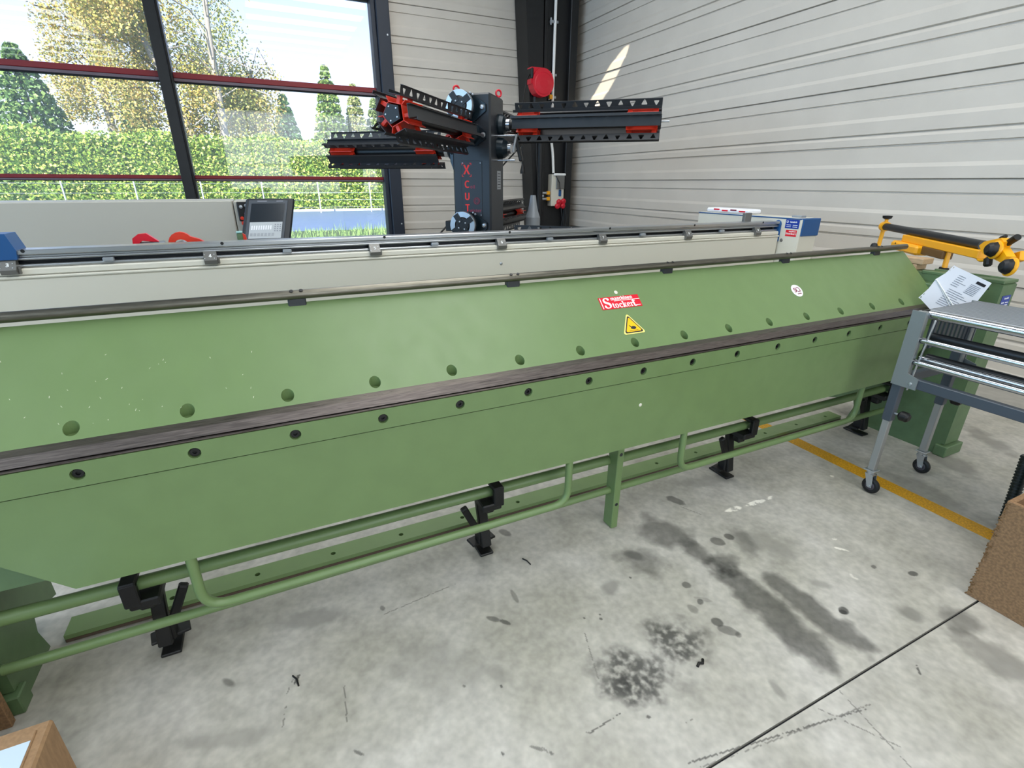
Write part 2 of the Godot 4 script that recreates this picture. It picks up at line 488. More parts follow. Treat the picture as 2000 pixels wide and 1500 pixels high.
# concrete: patches and grain, the oil marks, tyre marks, paint, scratches and a painted-in shadow band seen in the photograph, each at its place
func floor_material() -> void:
	var n1 := FastNoiseLite.new()
	n1.seed = 71
	n1.frequency = 0.006
	n1.fractal_octaves = 5
	var n2 := FastNoiseLite.new()
	n2.seed = 72
	n2.frequency = 0.09
	n2.fractal_octaves = 3
	var a1 := n1.get_image(FPX, FPX).get_data()
	var a2 := n2.get_image(FPX, FPX).get_data()
	var n3 := FastNoiseLite.new()
	n3.seed = 75
	n3.frequency = 0.028
	n3.fractal_octaves = 4
	var a3 := n3.get_image(FPX, FPX).get_data()
	var mul := PackedFloat32Array()
	mul.resize(FPX * FPX)
	mul.fill(1.0)
	var tint := {}
	var ppm := FPX / FSIZE
	for s in STAINS_AND_SHADE:
		var ex := absf(s[2]) + absf(s[4])
		var ez := absf(s[3]) + absf(s[5])
		var grow := 1.5 if s[7] != 1 else 1.2
		var x0 := maxi(0, int((s[0] - FX0 - ex * grow) * ppm))
		var x1 := mini(FPX - 1, int((s[0] - FX0 + ex * grow) * ppm) + 1)
		var z0 := maxi(0, int((s[1] - FZ0 - ez * grow) * ppm))
		var z1 := mini(FPX - 1, int((s[1] - FZ0 + ez * grow) * ppm) + 1)
		var det: float = s[2] * s[5] - s[3] * s[4]
		if absf(det) < 1e-9:
			continue
		for z in range(z0, z1 + 1):
			for x in range(x0, x1 + 1):
				var dx: float = x / ppm + FX0 - s[0]
				var dz: float = z / ppm + FZ0 - s[1]
				var p: float = (dx * s[5] - dz * s[4]) / det
				var q: float = (dz * s[2] - dx * s[3]) / det
				var i := z * FPX + x
				var wob := (a3[i] - 128) / 128.0
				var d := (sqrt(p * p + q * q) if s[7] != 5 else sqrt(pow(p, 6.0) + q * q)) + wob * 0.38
				var k := 0.0
				match int(s[7]):
					0:
						k = clampf(1.25 - d, 0.0, 0.6) / 0.6 * (0.85 + 0.6 * (a2[i] / 255.0 - 0.4))
					1:
						k = clampf((1.0 - d) * 5.0, 0.0, 1.0)
					2:
						k = clampf((0.9 - d) * 6.0, 0.0, 1.0) * (1.0 if a2[i] > 108 else 0.25)
					3:
						k = clampf(1.3 - d, 0.0, 0.8) / 0.8 * clampf((a2[i] - 104) / 90.0 + 0.45, 0.0, 1.15)
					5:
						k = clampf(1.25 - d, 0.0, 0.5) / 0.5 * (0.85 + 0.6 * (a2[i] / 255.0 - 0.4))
					4:
						k = clampf(1.2 - d, 0.0, 0.7) / 0.7 * 0.9
				k *= s[6]
				if s[7] == 2:
					mul[i] = lerpf(mul[i], 1.42, clampf(k, 0, 1))
				else:
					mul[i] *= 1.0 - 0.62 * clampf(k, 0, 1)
	for s in SCRATCHES:
		var a := Vector2(s[0], s[1])
		var b := Vector2(s[2], s[3])
		var steps := int((b - a).length() * ppm * 1.5) + 2
		for k in steps:
			var p := a.lerp(b, float(k) / steps)
			var px := int((p.x - FX0) * ppm)
			var pz := int((p.y - FZ0) * ppm)
			for w in range(0, maxi(1, s[4])):
				if px + w < FPX and pz < FPX and px >= 0 and pz >= 0:
					var i := pz * FPX + px + w
					if a2[i] > 96:
						mul[i] = minf(mul[i], 0.55 if s[4] > 1 else 0.7)
	var out := PackedByteArray()
	out.resize(FPX * FPX * 3)
	for i in FPX * FPX:
		var b := (0.66 + (a1[i] - 128) * 0.0005 + (a3[i] - 128) * 0.00035 + (a2[i] - 128) * 0.0004) * 255.0
		var m := mul[i]
		b *= m
		out[i * 3] = clampi(int(b * 1.02), 0, 255)
		out[i * 3 + 1] = clampi(int(b * 0.995), 0, 255)
		out[i * 3 + 2] = clampi(int(b * (0.915 + 0.04 * (a1[i] / 255.0))), 0, 255)
	var im := Image.create_from_data(FPX, FPX, false, Image.FORMAT_RGB8, out)
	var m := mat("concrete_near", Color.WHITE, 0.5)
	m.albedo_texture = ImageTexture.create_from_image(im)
	m.texture_repeat = false
	m.roughness = 0.42
	var f := mat("concrete_far", Color(0.66, 0.645, 0.61), 0.42)
	grain(f, Vector3.ONE * 0.5, 0.03, 0.86, 1.0, 73, 5)


func _ready() -> void:
	rng.seed = 20240611
	# camera
	var cam := Camera3D.new()
	cam.name = "camera"
	add_child(cam)
	var yaw := deg_to_rad(25.4356)
	var pitch := deg_to_rad(21.9349)
	var roll := deg_to_rad(0.2766)
	var fw := Vector3(sin(yaw) * cos(pitch), -sin(pitch), -cos(yaw) * cos(pitch))
	var rt := Vector3(cos(yaw), 0, sin(yaw))
	var up := rt.cross(fw)
	var rt2 := rt * cos(roll) + up * sin(roll)
	var up2 := up * cos(roll) - rt * sin(roll)
	cam.transform = Transform3D(Basis(rt2, up2, -fw), Vector3(0, 1.55, 0))
	cam.fov = rad_to_deg(2.0 * atan(750.0 / 974.8))
	cam.near = 0.05
	cam.far = 200.0
	cam.current = true
	# sky and exposure
	var env := Environment.new()
	env.background_mode = Environment.BG_SKY
	var sky := Sky.new()
	var sm := ProceduralSkyMaterial.new()
	sm.sky_top_color = Color(0.26, 0.50, 0.86)
	sm.sky_horizon_color = Color(0.93, 0.97, 1.0)
	sm.sky_curve = 0.22
	sm.ground_bottom_color = Color(0.35, 0.37, 0.33)
	sm.ground_horizon_color = Color(0.75, 0.80, 0.82)
	sky.sky_material = sm
	env.sky = sky
	env.background_energy_multiplier = 2.2
	env.tonemap_mode = Environment.TONE_MAPPER_LINEAR
	env.tonemap_exposure = 1.0
	env.sdfgi_enabled = true
	env.ssao_enabled = true
	env.ssil_enabled = true
	var we := WorldEnvironment.new()
	we.name = "world"
	we.environment = env
	add_child(we)
	# sun: from behind the camera on the left, down onto the hedge; one shaft comes through the opening added in the roof
	var sun := DirectionalLight3D.new()
	sun.name = "sun"
	sun.light_color = Color(1.0, 0.95, 0.86)
	sun.light_energy = 4.2
	sun.light_angular_distance = 0.6
	sun.shadow_enabled = true
	add_child(sun)
	sun.look_at_from_position(Vector3.ZERO, Vector3(0.6, -0.9, -1.0), Vector3.UP)
	# daylight under the two barrel rooflights and inside the window band of the left wall
	area("rooflight_daylight", Vector3(-5.25, 5.38, 0.3), Vector3(0, -1, 0), Vector2(3.2, 12.2), 20.0, Color(0.95, 0.98, 1.0))
	area("rooflight_daylight_001", Vector3(1.75, 5.38, -0.6), Vector3(0, -1, 0), Vector2(2.6, 14.0), 28.0, Color(1.0, 0.97, 0.92))
	area("side_window_daylight", Vector3(-11.8, 2.55, -0.5), Vector3(1, 0, 0), Vector2(13.0, 3.5), 50.0, Color(0.56, 0.80, 1.0))
	area("added_gate_light", Vector3(2.0, 2.2, 6.8), Vector3(0, 0, -1), Vector2(6.0, 4.0), 14.0, Color(0.96, 0.98, 1.0))  # fill lamp of the added gate, brightens surfaces facing the camera
	make_materials()
	build_hall()
	build_outside()
	build_green_machine()
	build_white_machine()
	build_grey_machine()
	build_tower()
	build_column()
	build_roller_stand()
	build_yellow_cutter()
	build_small_things()


func area(called: String, at: Vector3, towards: Vector3, size: Vector2, energy: float, c: Color) -> void:
	var l := AreaLight3D.new()
	l.name = called
	l.area_size = size
	l.light_energy = energy
	l.light_color = c
	l.area_range = 60.0
	l.area_attenuation = 2.0
	l.shadow_enabled = true
	add_child(l)
	l.look_at_from_position(at, at + towards, Vector3.FORWARD if absf(towards.y) > 0.9 else Vector3.UP)


const WX := 5.4
const WZ := -8.95
const CEIL := 5.5
const XL := -12.0
const ZF := 7.0
const PITCH := 0.812


# profile of one ribbed wall cassette: height below its upper joint, how far it stands into the room
const RIBS := [[0.0, -0.012], [-0.004, 0.0], [-0.108, 0.0], [-0.112, -0.014], [-0.128, -0.014], [-0.133, 0.0], [-0.272, 0.0], [-0.306, 0.014], [-0.412, 0.014], [-0.42, -0.006], [-0.454, 0.008], [-0.514, 0.008], [-0.519, -0.010], [-0.535, -0.010], [-0.541, 0.004], [-0.678, 0.004], [-0.712, 0.016], [-0.806, 0.016], [-0.812, -0.012]]


func cassette(top: float, a: Vector3, b: Vector3, out: Vector3) -> MB:
	var mb := MB.new()
	for i in RIBS.size() - 1:
		var y0: float = clampf(top + RIBS[i][0], 0.0, CEIL)
		var y1: float = clampf(top + RIBS[i + 1][0], 0.0, CEIL)
		if y0 - y1 < 1e-5:
			continue
		var o0: Vector3 = out * RIBS[i][1]
		var o1: Vector3 = out * RIBS[i + 1][1]
		mb.quad_out(a + o0 + Vector3(0, y0, 0), b + o0 + Vector3(0, y0, 0), b + o1 + Vector3(0, y1, 0), a + o1 + Vector3(0, y1, 0), out)
	return mb


func build_hall() -> void:
	# floor: slabs with a sawn joint between them
	var fl := structure("floor")
	var jz := -0.583
	var spans := [[FX0, FX0 + FSIZE, FZ0, jz - 0.004], [FX0, FX0 + FSIZE, jz + 0.004, FZ0 + FSIZE]]
	for s in spans:
		var mb := MB.new()
		var c := [Vector3(s[0], 0, s[3]), Vector3(s[1], 0, s[3]), Vector3(s[1], 0, s[2]), Vector3(s[0], 0, s[2])]
		var uv := []
		for p in c:
			uv.append(Vector2((p.x - FX0) / FSIZE, (p.z - FZ0) / FSIZE))
		mb.quad_uv(c[0], c[1], c[2], c[3], uv[0], uv[1], uv[2], uv[3])
		mb.quad_out(c[0], c[1], c[1] + Vector3(0, -0.15, 0), c[0] + Vector3(0, -0.15, 0), Vector3(0, 0, 1))
		mb.quad_out(c[3], c[2], c[2] + Vector3(0, -0.15, 0), c[3] + Vector3(0, -0.15, 0), Vector3(0, 0, -1))
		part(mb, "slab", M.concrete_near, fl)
	for s in [[XL, FX0, WZ - 0.2, ZF], [FX0 + FSIZE, WX + 0.2, WZ - 0.2, ZF], [FX0, FX0 + FSIZE, WZ - 0.2, FZ0], [FX0, FX0 + FSIZE, FZ0 + FSIZE, ZF]]:
		part(MB.new().span(Vector3(s[0], -0.15, s[2]), Vector3(s[1], 0, s[3])), "slab", M.concrete_far, fl)
	part(MB.new().span(Vector3(FX0, -0.15, jz - 0.01), Vector3(FX0 + FSIZE, -0.012, jz + 0.01)), "joint_filler", M.dark_print, fl)
	part(MB.new().span(Vector3(2.855, -0.001, -8.0), Vector3(2.955, 0.0012, 2.2)), "painted_line", M.line_paint, fl, "yellow painted floor line")
	# right wall
	var wr := structure("wall_right")
	part(MB.new().span(Vector3(WX + 0.02, 0, WZ - 0.3), Vector3(WX + 0.22, CEIL, ZF)), "backing", M.plain_wall, wr)
	for k in 8:
		part(cassette(1.6 + PITCH * (5 - k), Vector3(WX, 0, WZ), Vector3(WX, 0, ZF), Vector3(-1, 0, 0)), "panel", M.wall_panel, wr)
	# back wall right of the window
	var wb := structure("wall_back")
	part(MB.new().span(Vector3(2.0, 0, WZ - 0.22), Vector3(WX + 0.2, CEIL, WZ - 0.02)), "backing", M.plain_wall, wb)
	for k in 8:
		part(cassette(1.608 + PITCH * (5 - k), Vector3(2.02, 0, WZ), Vector3(WX, 0, WZ), Vector3(0, 0, 1)), "panel", M.wall_panel, wb)
	part(MB.new().span(Vector3(XL, 0, WZ - 0.22), Vector3(2.0, 0.45, WZ)), "plinth", M.plain_wall, wb)
	part(MB.new().span(Vector3(XL, 4.22, WZ - 0.22), Vector3(2.0, CEIL, WZ)), "lintel", M.plain_wall, wb)
	part(MB.new().span(Vector3(XL, 0.45, WZ - 0.22), Vector3(-6.3, 4.22, WZ)), "pier", M.plain_wall, wb)
	# left and front walls, ceiling with an unseen opening added to shape the sun streak
	part(MB.new().span(Vector3(XL - 0.2, 0, WZ - 0.3), Vector3(XL, CEIL, ZF)), "board", M.plain_wall, structure("wall_left"))
	var wf := structure("wall_front")
	part(MB.new().span(Vector3(XL, 0, ZF), Vector3(WX, CEIL, ZF + 0.2)), "board", M.plain_wall, wf)
	var ce := structure("ceiling")
	var cs := CSGBox3D.new()
	cs.name = "deck"
	cs.size = Vector3(WX + 0.3 - XL, 0.04, ZF - WZ + 0.5)
	cs.position = Vector3((WX + XL) / 2, CEIL + 0.02, (ZF + WZ) / 2)
	cs.material = M.ceiling_white
	var hole := CSGCylinder3D.new()
	hole.name = "added_sun_opening"
	hole.operation = CSGShape3D.OPERATION_SUBTRACTION
	hole.radius = 0.36
	hole.height = 0.6
	hole.sides = 40
	hole.scale = Vector3(1.0, 1.0, 0.64)
	hole.position = Vector3(3.70, CEIL + 0.02, -5.10) - cs.position
	cs.add_child(hole)
	ce.add_child(cs)
	# barrel rooflights: a glowing vault with ribs across
	var n := 1
	for r in [[-6.9, -3.6, -5.9, 6.5], [0.4, 3.1, -7.65, 6.5]]:
		var w := structure("window_%d" % (n + 3))
		n += 1
		var mb := MB.new()
		var cx: float = (r[0] + r[1]) / 2
		var hw: float = (r[1] - r[0]) / 2
		for i in 16:
			var a := PI * i / 16
			var b := PI * (i + 1) / 16
			var p := Vector3(cx + cos(a) * hw, CEIL - 0.05 + sin(a) * 0.04, 0)
			var q := Vector3(cx + cos(b) * hw, CEIL - 0.05 + sin(b) * 0.04, 0)
			mb.quad_out(p + Vector3(0, 0, r[2]), q + Vector3(0, 0, r[2]), q + Vector3(0, 0, r[3]), p + Vector3(0, 0, r[3]), Vector3.DOWN)
		part(mb, "rooflight_sheet", M.rooflight_sheet, w)
		var k := 0
		var z: float = r[2]
		while z <= r[3] + 0.01:
			part(MB.new().span(Vector3(r[0] - 0.05, CEIL - 0.26, z - 0.05), Vector3(r[1] + 0.05, CEIL - 0.16, z + 0.05)), "rib", M.dark_steel, w)
			z += 1.0
	# window band in the left wall
	var gw := structure("window_3")
	var gm := mat("window_glow", Color(0.9, 0.95, 1.0), 0.4)
	gm.emission_enabled = true
	gm.emission = Color(0.80, 0.90, 1.0)
	gm.emission_energy_multiplier = 1.6
	part(MB.new().span(Vector3(XL + 0.02, 0.8, -7.5), Vector3(XL + 0.06, 4.3, 5.5)), "pane", gm, gw)
	for i in 7:
		part(MB.new().span(Vector3(XL + 0.08, 0.8, -7.53 + 2.0 * i), Vector3(XL + 0.14, 4.3, -7.47 + 2.0 * i)), "bar", M.dark_steel, gw)
	# unseen glazed gate added behind the camera to light the fronts
	var gt := structure("added_door_1")
	var gg := mat("added_gate_glow", Color(0.9, 0.95, 1.0), 0.4)
	gg.emission_enabled = true
	gg.emission = Color(0.96, 0.98, 1.0)
	gg.emission_energy_multiplier = 1.0
	part(MB.new().span(Vector3(-1.0, 0.2, ZF - 0.06), Vector3(5.0, 4.2, ZF - 0.02)), "pane", gg, gt)
	for i in 7:
		part(MB.new().span(Vector3(-1.03 + i, 0.0, ZF - 0.14), Vector3(-0.97 + i, 4.3, ZF - 0.08)), "bar", M.dark_steel, gt)
	for y in [0.15, 1.2, 2.2, 3.2, 4.2]:
		part(MB.new().span(Vector3(-1.05, y - 0.05, ZF - 0.13), Vector3(5.05, y + 0.05, ZF - 0.07)), "bar", M.dark_steel, gt)
	# window wall: two bays in view, one more to the left
	var rows := [[0.45, 1.552], [1.632, 2.795], [2.915, 4.03]]
	var rails := [[1.552, 1.632], [2.795, 2.915], [4.03, 4.22]]
	var bays := [[-0.80, 1.92], [-3.55, -0.96], [-6.3, -3.71]]
	for i in 3:
		var w := structure("window_%d" % ([1, 2, 6][i]))
		var b: Array = bays[i]
		for r in rows:
			part(MB.new().span(Vector3(b[0], r[0], WZ - 0.12), Vector3(b[1], r[1], WZ - 0.112)), "pane", M.pane_glass, w)
		for r in rails:
			var h: float = r[1] - r[0]
			part(MB.new().cspan(Vector3(b[0], r[0] + h * 0.42, WZ - 0.16), Vector3(b[1], r[1], WZ - 0.04), 0.006), "rail", M.rail_red, w)
			part(MB.new().cspan(Vector3(b[0], r[0] + h * 0.10, WZ - 0.155), Vector3(b[1], r[0] + h * 0.42, WZ - 0.05), 0.004), "rail_bead", M.rail_grey, w)
			part(MB.new().span(Vector3(b[0], r[0], WZ - 0.15), Vector3(b[1], r[0] + h * 0.10, WZ - 0.07)), "gasket", M.gasket, w)
		part(MB.new().cspan(Vector3(b[0], 0.45, WZ - 0.16), Vector3(b[1], 0.52, WZ + 0.02), 0.005), "sill", M.rail_grey, w)
	# mullions and the wide jamb
	for x in [-0.88, -3.63]:
		var t := structure("trim_%d" % (1 if x > -1 else 2))
		part(MB.new().cspan(Vector3(x - 0.075, 0, WZ - 0.16), Vector3(x + 0.055, CEIL, WZ + 0.10), 0.006), "mullion", M.mullion_black, t)
		part(MB.new().cspan(Vector3(x + 0.055, 0, WZ - 0.16), Vector3(x + 0.083, CEIL, WZ + 0.04), 0.004), "mullion_lip", M.mullion_black, t)
	var j := structure("trim_3")
	part(MB.new().cspan(Vector3(1.965, 0, WZ - 0.16), Vector3(2.16, CEIL, WZ + 0.12), 0.01), "jamb", M.jamb_blue_black, j)
	part(MB.new().cspan(Vector3(1.90, 0, WZ - 0.16), Vector3(1.965, CEIL, WZ + 0.05), 0.006), "jamb_rebate", M.jamb_blue_black, j)
	for y in [0.9, 2.55, 3.6]:
		part(MB.new().lathe([Vector2(0, 0.006), Vector2(0.012, 0.003), Vector2(0.014, 0.0)], frame(Vector3(2.11, y, WZ + 0.12), Vector3.RIGHT, Vector3.BACK), 10), "screw", M.zinc, j)


func leaves(called: String, parent: Node3D, count: int, place: Callable, size: float, colours: Array) -> void:
	var mb := MB.new()
	var s := size / 2
	# a leaf folded along its rib
	mb.quad(Vector3(0, -s, 0), Vector3(s * 0.75, 0, s * 0.22), Vector3(0, s, 0), Vector3(-s * 0.75, 0, s * 0.22))
	var mm := MultiMesh.new()
	mm.transform_format = MultiMesh.TRANSFORM_3D
	mm.use_colors = true
	mm.mesh = mb.mesh()
	mm.instance_count = count
	for i in count:
		var p: Vector3 = place.call(i)
		var b := Basis.from_euler(Vector3(rng.randf_range(-1.2, 1.2), rng.randf_range(-1.5, 1.5), rng.randf_range(-3.1, 3.1))).scaled(Vector3.ONE * rng.randf_range(0.6, 1.35))
		mm.set_instance_transform(i, Transform3D(b, p))
		var c: Color = colours[rng.randi() % colours.size()]
		var k := rng.randf_range(0.75, 1.2)
		mm.set_instance_color(i, Color(c.r * k, c.g * k, c.b * k))
	var o := MultiMeshInstance3D.new()
	o.name = called
	o.multimesh = mm
	o.material_override = M.leaf
	o.set_meta("kind", "stuff")
	parent.add_child(o, true)


func build_outside() -> void:
	var gy := -0.1
	var ground := structure("trim_4")
	part(MB.new().span(Vector3(-60, gy - 0.3, -34.6), Vector3(60, gy, -20.0)), "road", M.asphalt, ground, "asphalt road with blue sky reflection painted into its colour")
	part(MB.new().span(Vector3(-60, gy - 0.3, -20.0), Vector3(60, gy + 0.02, WZ - 0.3)), "verge", M.grass_soil, ground)
	part(MB.new().span(Vector3(-80, gy - 0.3, -90), Vector3(80, gy + 0.02, -34.6)), "field", M.grass_soil, ground)
	part(MB.new().cspan(Vector3(-60, gy - 0.1, -34.4), Vector3(60, gy + 0.12, -34.1), 0.02), "kerb", M.fence_post, ground)
	# grass and weeds on the verge
	var g := thing("grass_strip", "tall green grass and weeds on the verge below the window", "grass", Vector3(1, gy, -18))
	g.set_meta("kind", "stuff")
	var gm := MB.new()
	for i in 5200:
		var x := rng.randf_range(-6, 7.5)
		var z := rng.randf_range(-20.2, -14.0)
		var h := rng.randf_range(0.06, 0.20)
		if x > 2.2 and x < 4.4 and rng.randf() < 0.4:
			h *= rng.randf_range(1.0, 3.0)
		var p := Vector3(x, gy, z)
		var a := rng.randf_range(0, TAU)
		var sd := Vector3(cos(a), 0, sin(a)) * 0.016
		var ln := Vector3(rng.randf_range(-0.3, 0.3), 1, rng.randf_range(-0.3, 0.3)) * h
		gm.tri_out(p - sd, p + sd, p + ln, Vector3(0, 0, 1))
	part(gm, "blades", mat("grass_blade", Color(0.52, 0.66, 0.42), 0.7), g)
	# hedge
	var hd := thing("hedge", "long clipped beech hedge in sunlight behind the wire fence", "hedge", Vector3(0, gy, -34.8))
	part(MB.new().cspan(Vector3(-22, gy, -36.2), Vector3(16, 3.45, -34.75), 0.25), "core", M.hedge_core, hd)
	leaves("foliage", hd, 46000, func(_i):
		var x := rng.randf_range(-14.5, 10.5)
		var top := 3.72 + 0.22 * sin(x * 1.7) * sin(x * 0.6 + 1.0) - (0.04 * maxf(0.0, x - 3.0))
		var y: float = gy + (top - gy) * sqrt(rng.randf_range(0.0, 1.0)) if rng.randf() < 0.35 else rng.randf_range(gy, top)
		if rng.randf() < 0.10:
			return Vector3(x, top - gy + rng.randf_range(-0.25, 0.25), rng.randf_range(-36.0, -34.5) + 34.8)
		return Vector3(x, y - gy, -34.62 + 34.8 + rng.randf_range(-0.22, 0.14) + 0.12 * sin(x * 2.3 + y * 1.7)),
		0.15, [Color(0.20, 0.36, 0.05), Color(0.34, 0.50, 0.07), Color(0.50, 0.62, 0.12), Color(0.12, 0.24, 0.05), Color(0.58, 0.62, 0.20), Color(0.27, 0.45, 0.08)])
	# wire fence in front of it
	var fe := thing("wire_fence", "low wire mesh fence on thin pale posts before the hedge", "fence", Vector3(0, gy, -32.5))
	for i in 9:
		var x := -11.4 + 2.9 * i
		part(MB.new().cyl(Vector3(x, gy, -32.5), Vector3(x, 1.55, -32.5), 0.035, 8), "post", M.fence_post, fe)
	for y in [0.2, 0.6, 1.0, 1.45]:
		part(MB.new().cyl(Vector3(-12, y, -32.5), Vector3(12.5, y, -32.5), 0.006, 5), "wire", M.fence_post, fe)
	# trees
	var gold := [Color(0.62, 0.50, 0.14), Color(0.52, 0.50, 0.12), Color(0.70, 0.60, 0.24), Color(0.40, 0.42, 0.10), Color(0.60, 0.42, 0.16), Color(0.30, 0.34, 0.10)]
	var olive := [Color(0.48, 0.50, 0.14), Color(0.36, 0.42, 0.10), Color(0.60, 0.58, 0.22), Color(0.26, 0.34, 0.10)]
	birch("weeping birch with white trunk and thin golden branches beside the spruces", Vector3(-1.75, gy, -38), 15.0, Vector3(1.1, 0, 0.2), 3.7, 11000, olive, 0.35)
	birch("broad golden birch with leaning pale trunk filling the left bay", Vector3(-2.2, gy, -39), 15.0, Vector3(-3.7, 0, 0), 4.4, 30000, gold, 1.0)
	birch("golden birch with hanging foliage above the dark fir", Vector3(-8.0, gy, -42), 17.0, Vector3(1.0, 0, 0), 4.6, 26000, gold, 1.0)
	birch("low bronze-leaved birch behind the white trunk", Vector3(0.3, gy, -41), 8.4, Vector3(0.4, 0, 0), 3.0, 14000, gold, 1.0)
	conifer("dark green fir with broad drooping boughs", Vector3(-10.2, gy, -37.8), 8.4, 3.2, 12000, [Color(0.07, 0.16, 0.05), Color(0.12, 0.24, 0.07), Color(0.22, 0.36, 0.10)])
	conifer("young dark spruce beside the golden birches", Vector3(-6.0, gy, -40.0), 7.0, 2.2, 7000, [Color(0.07, 0.16, 0.05), Color(0.11, 0.22, 0.07)])
	conifer("bluish green bushy fir left of the tall spruce", Vector3(2.4, gy, -41), 7.3, 2.1, 9000, [Color(0.12, 0.28, 0.12), Color(0.20, 0.38, 0.16), Color(0.10, 0.22, 0.10)])
	conifer("tall bright green spruce right of the birches", Vector3(5.3, gy, -41), 9.3, 2.2, 9000, [Color(0.20, 0.34, 0.08), Color(0.32, 0.46, 0.12), Color(0.12, 0.24, 0.06)])
	conifer("pale pine with thin crown beside the window jamb", Vector3(7.4, gy, -43), 8.6, 2.0, 6500, [Color(0.36, 0.42, 0.16), Color(0.24, 0.34, 0.12), Color(0.46, 0.48, 0.24)])
	conifer("distant pine with sparse needles behind the decoiler arm", Vector3(9.2, gy, -45), 8.0, 2.0, 5000, [Color(0.28, 0.38, 0.18), Color(0.20, 0.30, 0.12)])


func birch(label: String, at: Vector3, h: float, lean: Vector3, spread: float, count: int, colours: Array, dense: float) -> void:
	var t := thing("birch_tree", label, "tree", at, 0.0, "trees beyond the hedge")
	var pts := []
	for i in 9:
		var k := i / 8.0
		pts.append(at + Vector3(lean.x * k + 0.12 * sin(k * 7.0), h * k, lean.z * k))
	var tr := MB.new()
	for i in 8:
		tr.tube([pts[i], pts[i + 1]], lerpf(0.27, 0.06, i / 8.0), 8, false)
	part(tr, "trunk", M.birch_bark, t)
	var br := MB.new()
	var tips := []
	for i in 34:
		var k := rng.randf_range(0.28, 0.98)
		var f := k * 8.0
		var p: Vector3 = pts[int(f)].lerp(pts[mini(int(f) + 1, 8)], f - int(f))
		var a := rng.randf_range(0, TAU)
		var reach := spread * rng.randf_range(0.45, 1.0) * (1.15 - 0.6 * k)
		var m := p + Vector3(cos(a) * reach * 0.5, rng.randf_range(0.6, 1.5), sin(a) * reach * 0.5)
		var e := p + Vector3(cos(a) * reach, rng.randf_range(0.1, 1.2), sin(a) * reach)
		br.tube([p, m, e], 0.032, 5, false)
		for s in 5:
			tips.append(m.lerp(e, s / 4.0))
		tips.append(p.lerp(m, 0.6))
	part(br, "branches", M.birch_bark if dense < 0.6 else M.brown_bark, t).set_meta("kind", "stuff")
	leaves("foliage", t, count, func(_i):
		var tip: Vector3 = tips[rng.randi() % tips.size()]
		var drop := pow(rng.randf(), 0.8) * (2.6 if dense > 0.6 else 2.2)
		var q := floorf(rng.randf() * 7.0) * 0.9
		if dense < 0.6 and tip.z > at.z - 0.1:
			tip.z = 2.0 * at.z - tip.z - 0.3
		return tip - at + Vector3(sin(q * 5.1) * 0.5 + rng.randf_range(-0.14, 0.14), -drop + rng.randf_range(0, 0.3), cos(q * 3.7) * 0.5 + rng.randf_range(-0.14, 0.14)),
		0.14, colours)


func conifer(label: String, at: Vector3, h: float, r: float, count: int, colours: Array) -> void:
	var t := thing("evergreen_tree", label, "tree", at, 0.0, "trees beyond the hedge")
	part(MB.new().tube([at, at + Vector3(0, h * 0.55, 0), at + Vector3(0, h * 0.97, 0)], 0.09, 7), "trunk", M.brown_bark, t)
	leaves("foliage", t, count, func(_i):
		var tier := floorf(rng.randf() * 15.0)
		var k := clampf((tier + rng.randf_range(0.0, 0.75)) / 15.0, 0.0, 1.0)
		k = 1.0 - pow(1.0 - k, 0.8) * 0.9
		var rr := r * pow(1.0 - k, 0.85) * sqrt(rng.randf_range(0.15, 1.0)) + 0.05
		var a := floorf(rng.randf() * 13.0) / 13.0 * TAU + tier * 1.1 + rng.randf_range(-0.16, 0.16)
		return Vector3(cos(a) * rr, h * k - rr * 0.28, sin(a) * rr),
		0.20, colours)


const TILT := 46.0
const MX0 := -0.92
const MX1 := 3.5


# a point of the sloping front of the clamping beam: x along the machine, s up the slope
func slope(x: float, s: float, off := 0.0) -> Vector3:
	var a := deg_to_rad(TILT)
	return Vector3(x, 0.918, -1.54) + Vector3(0, cos(a), -sin(a)) * s + Vector3(0, sin(a), cos(a)) * off


func slope_frame(x: float, s: float, off := 0.0, turn := 0.0) -> Transform3D:
	var a := deg_to_rad(TILT)
	var u := Vector3(0, cos(a), -sin(a))
	return frame(slope(x, s, off), Vector3.RIGHT * cos(turn) + u * sin(turn), u * cos(turn) - Vector3.RIGHT * sin(turn))


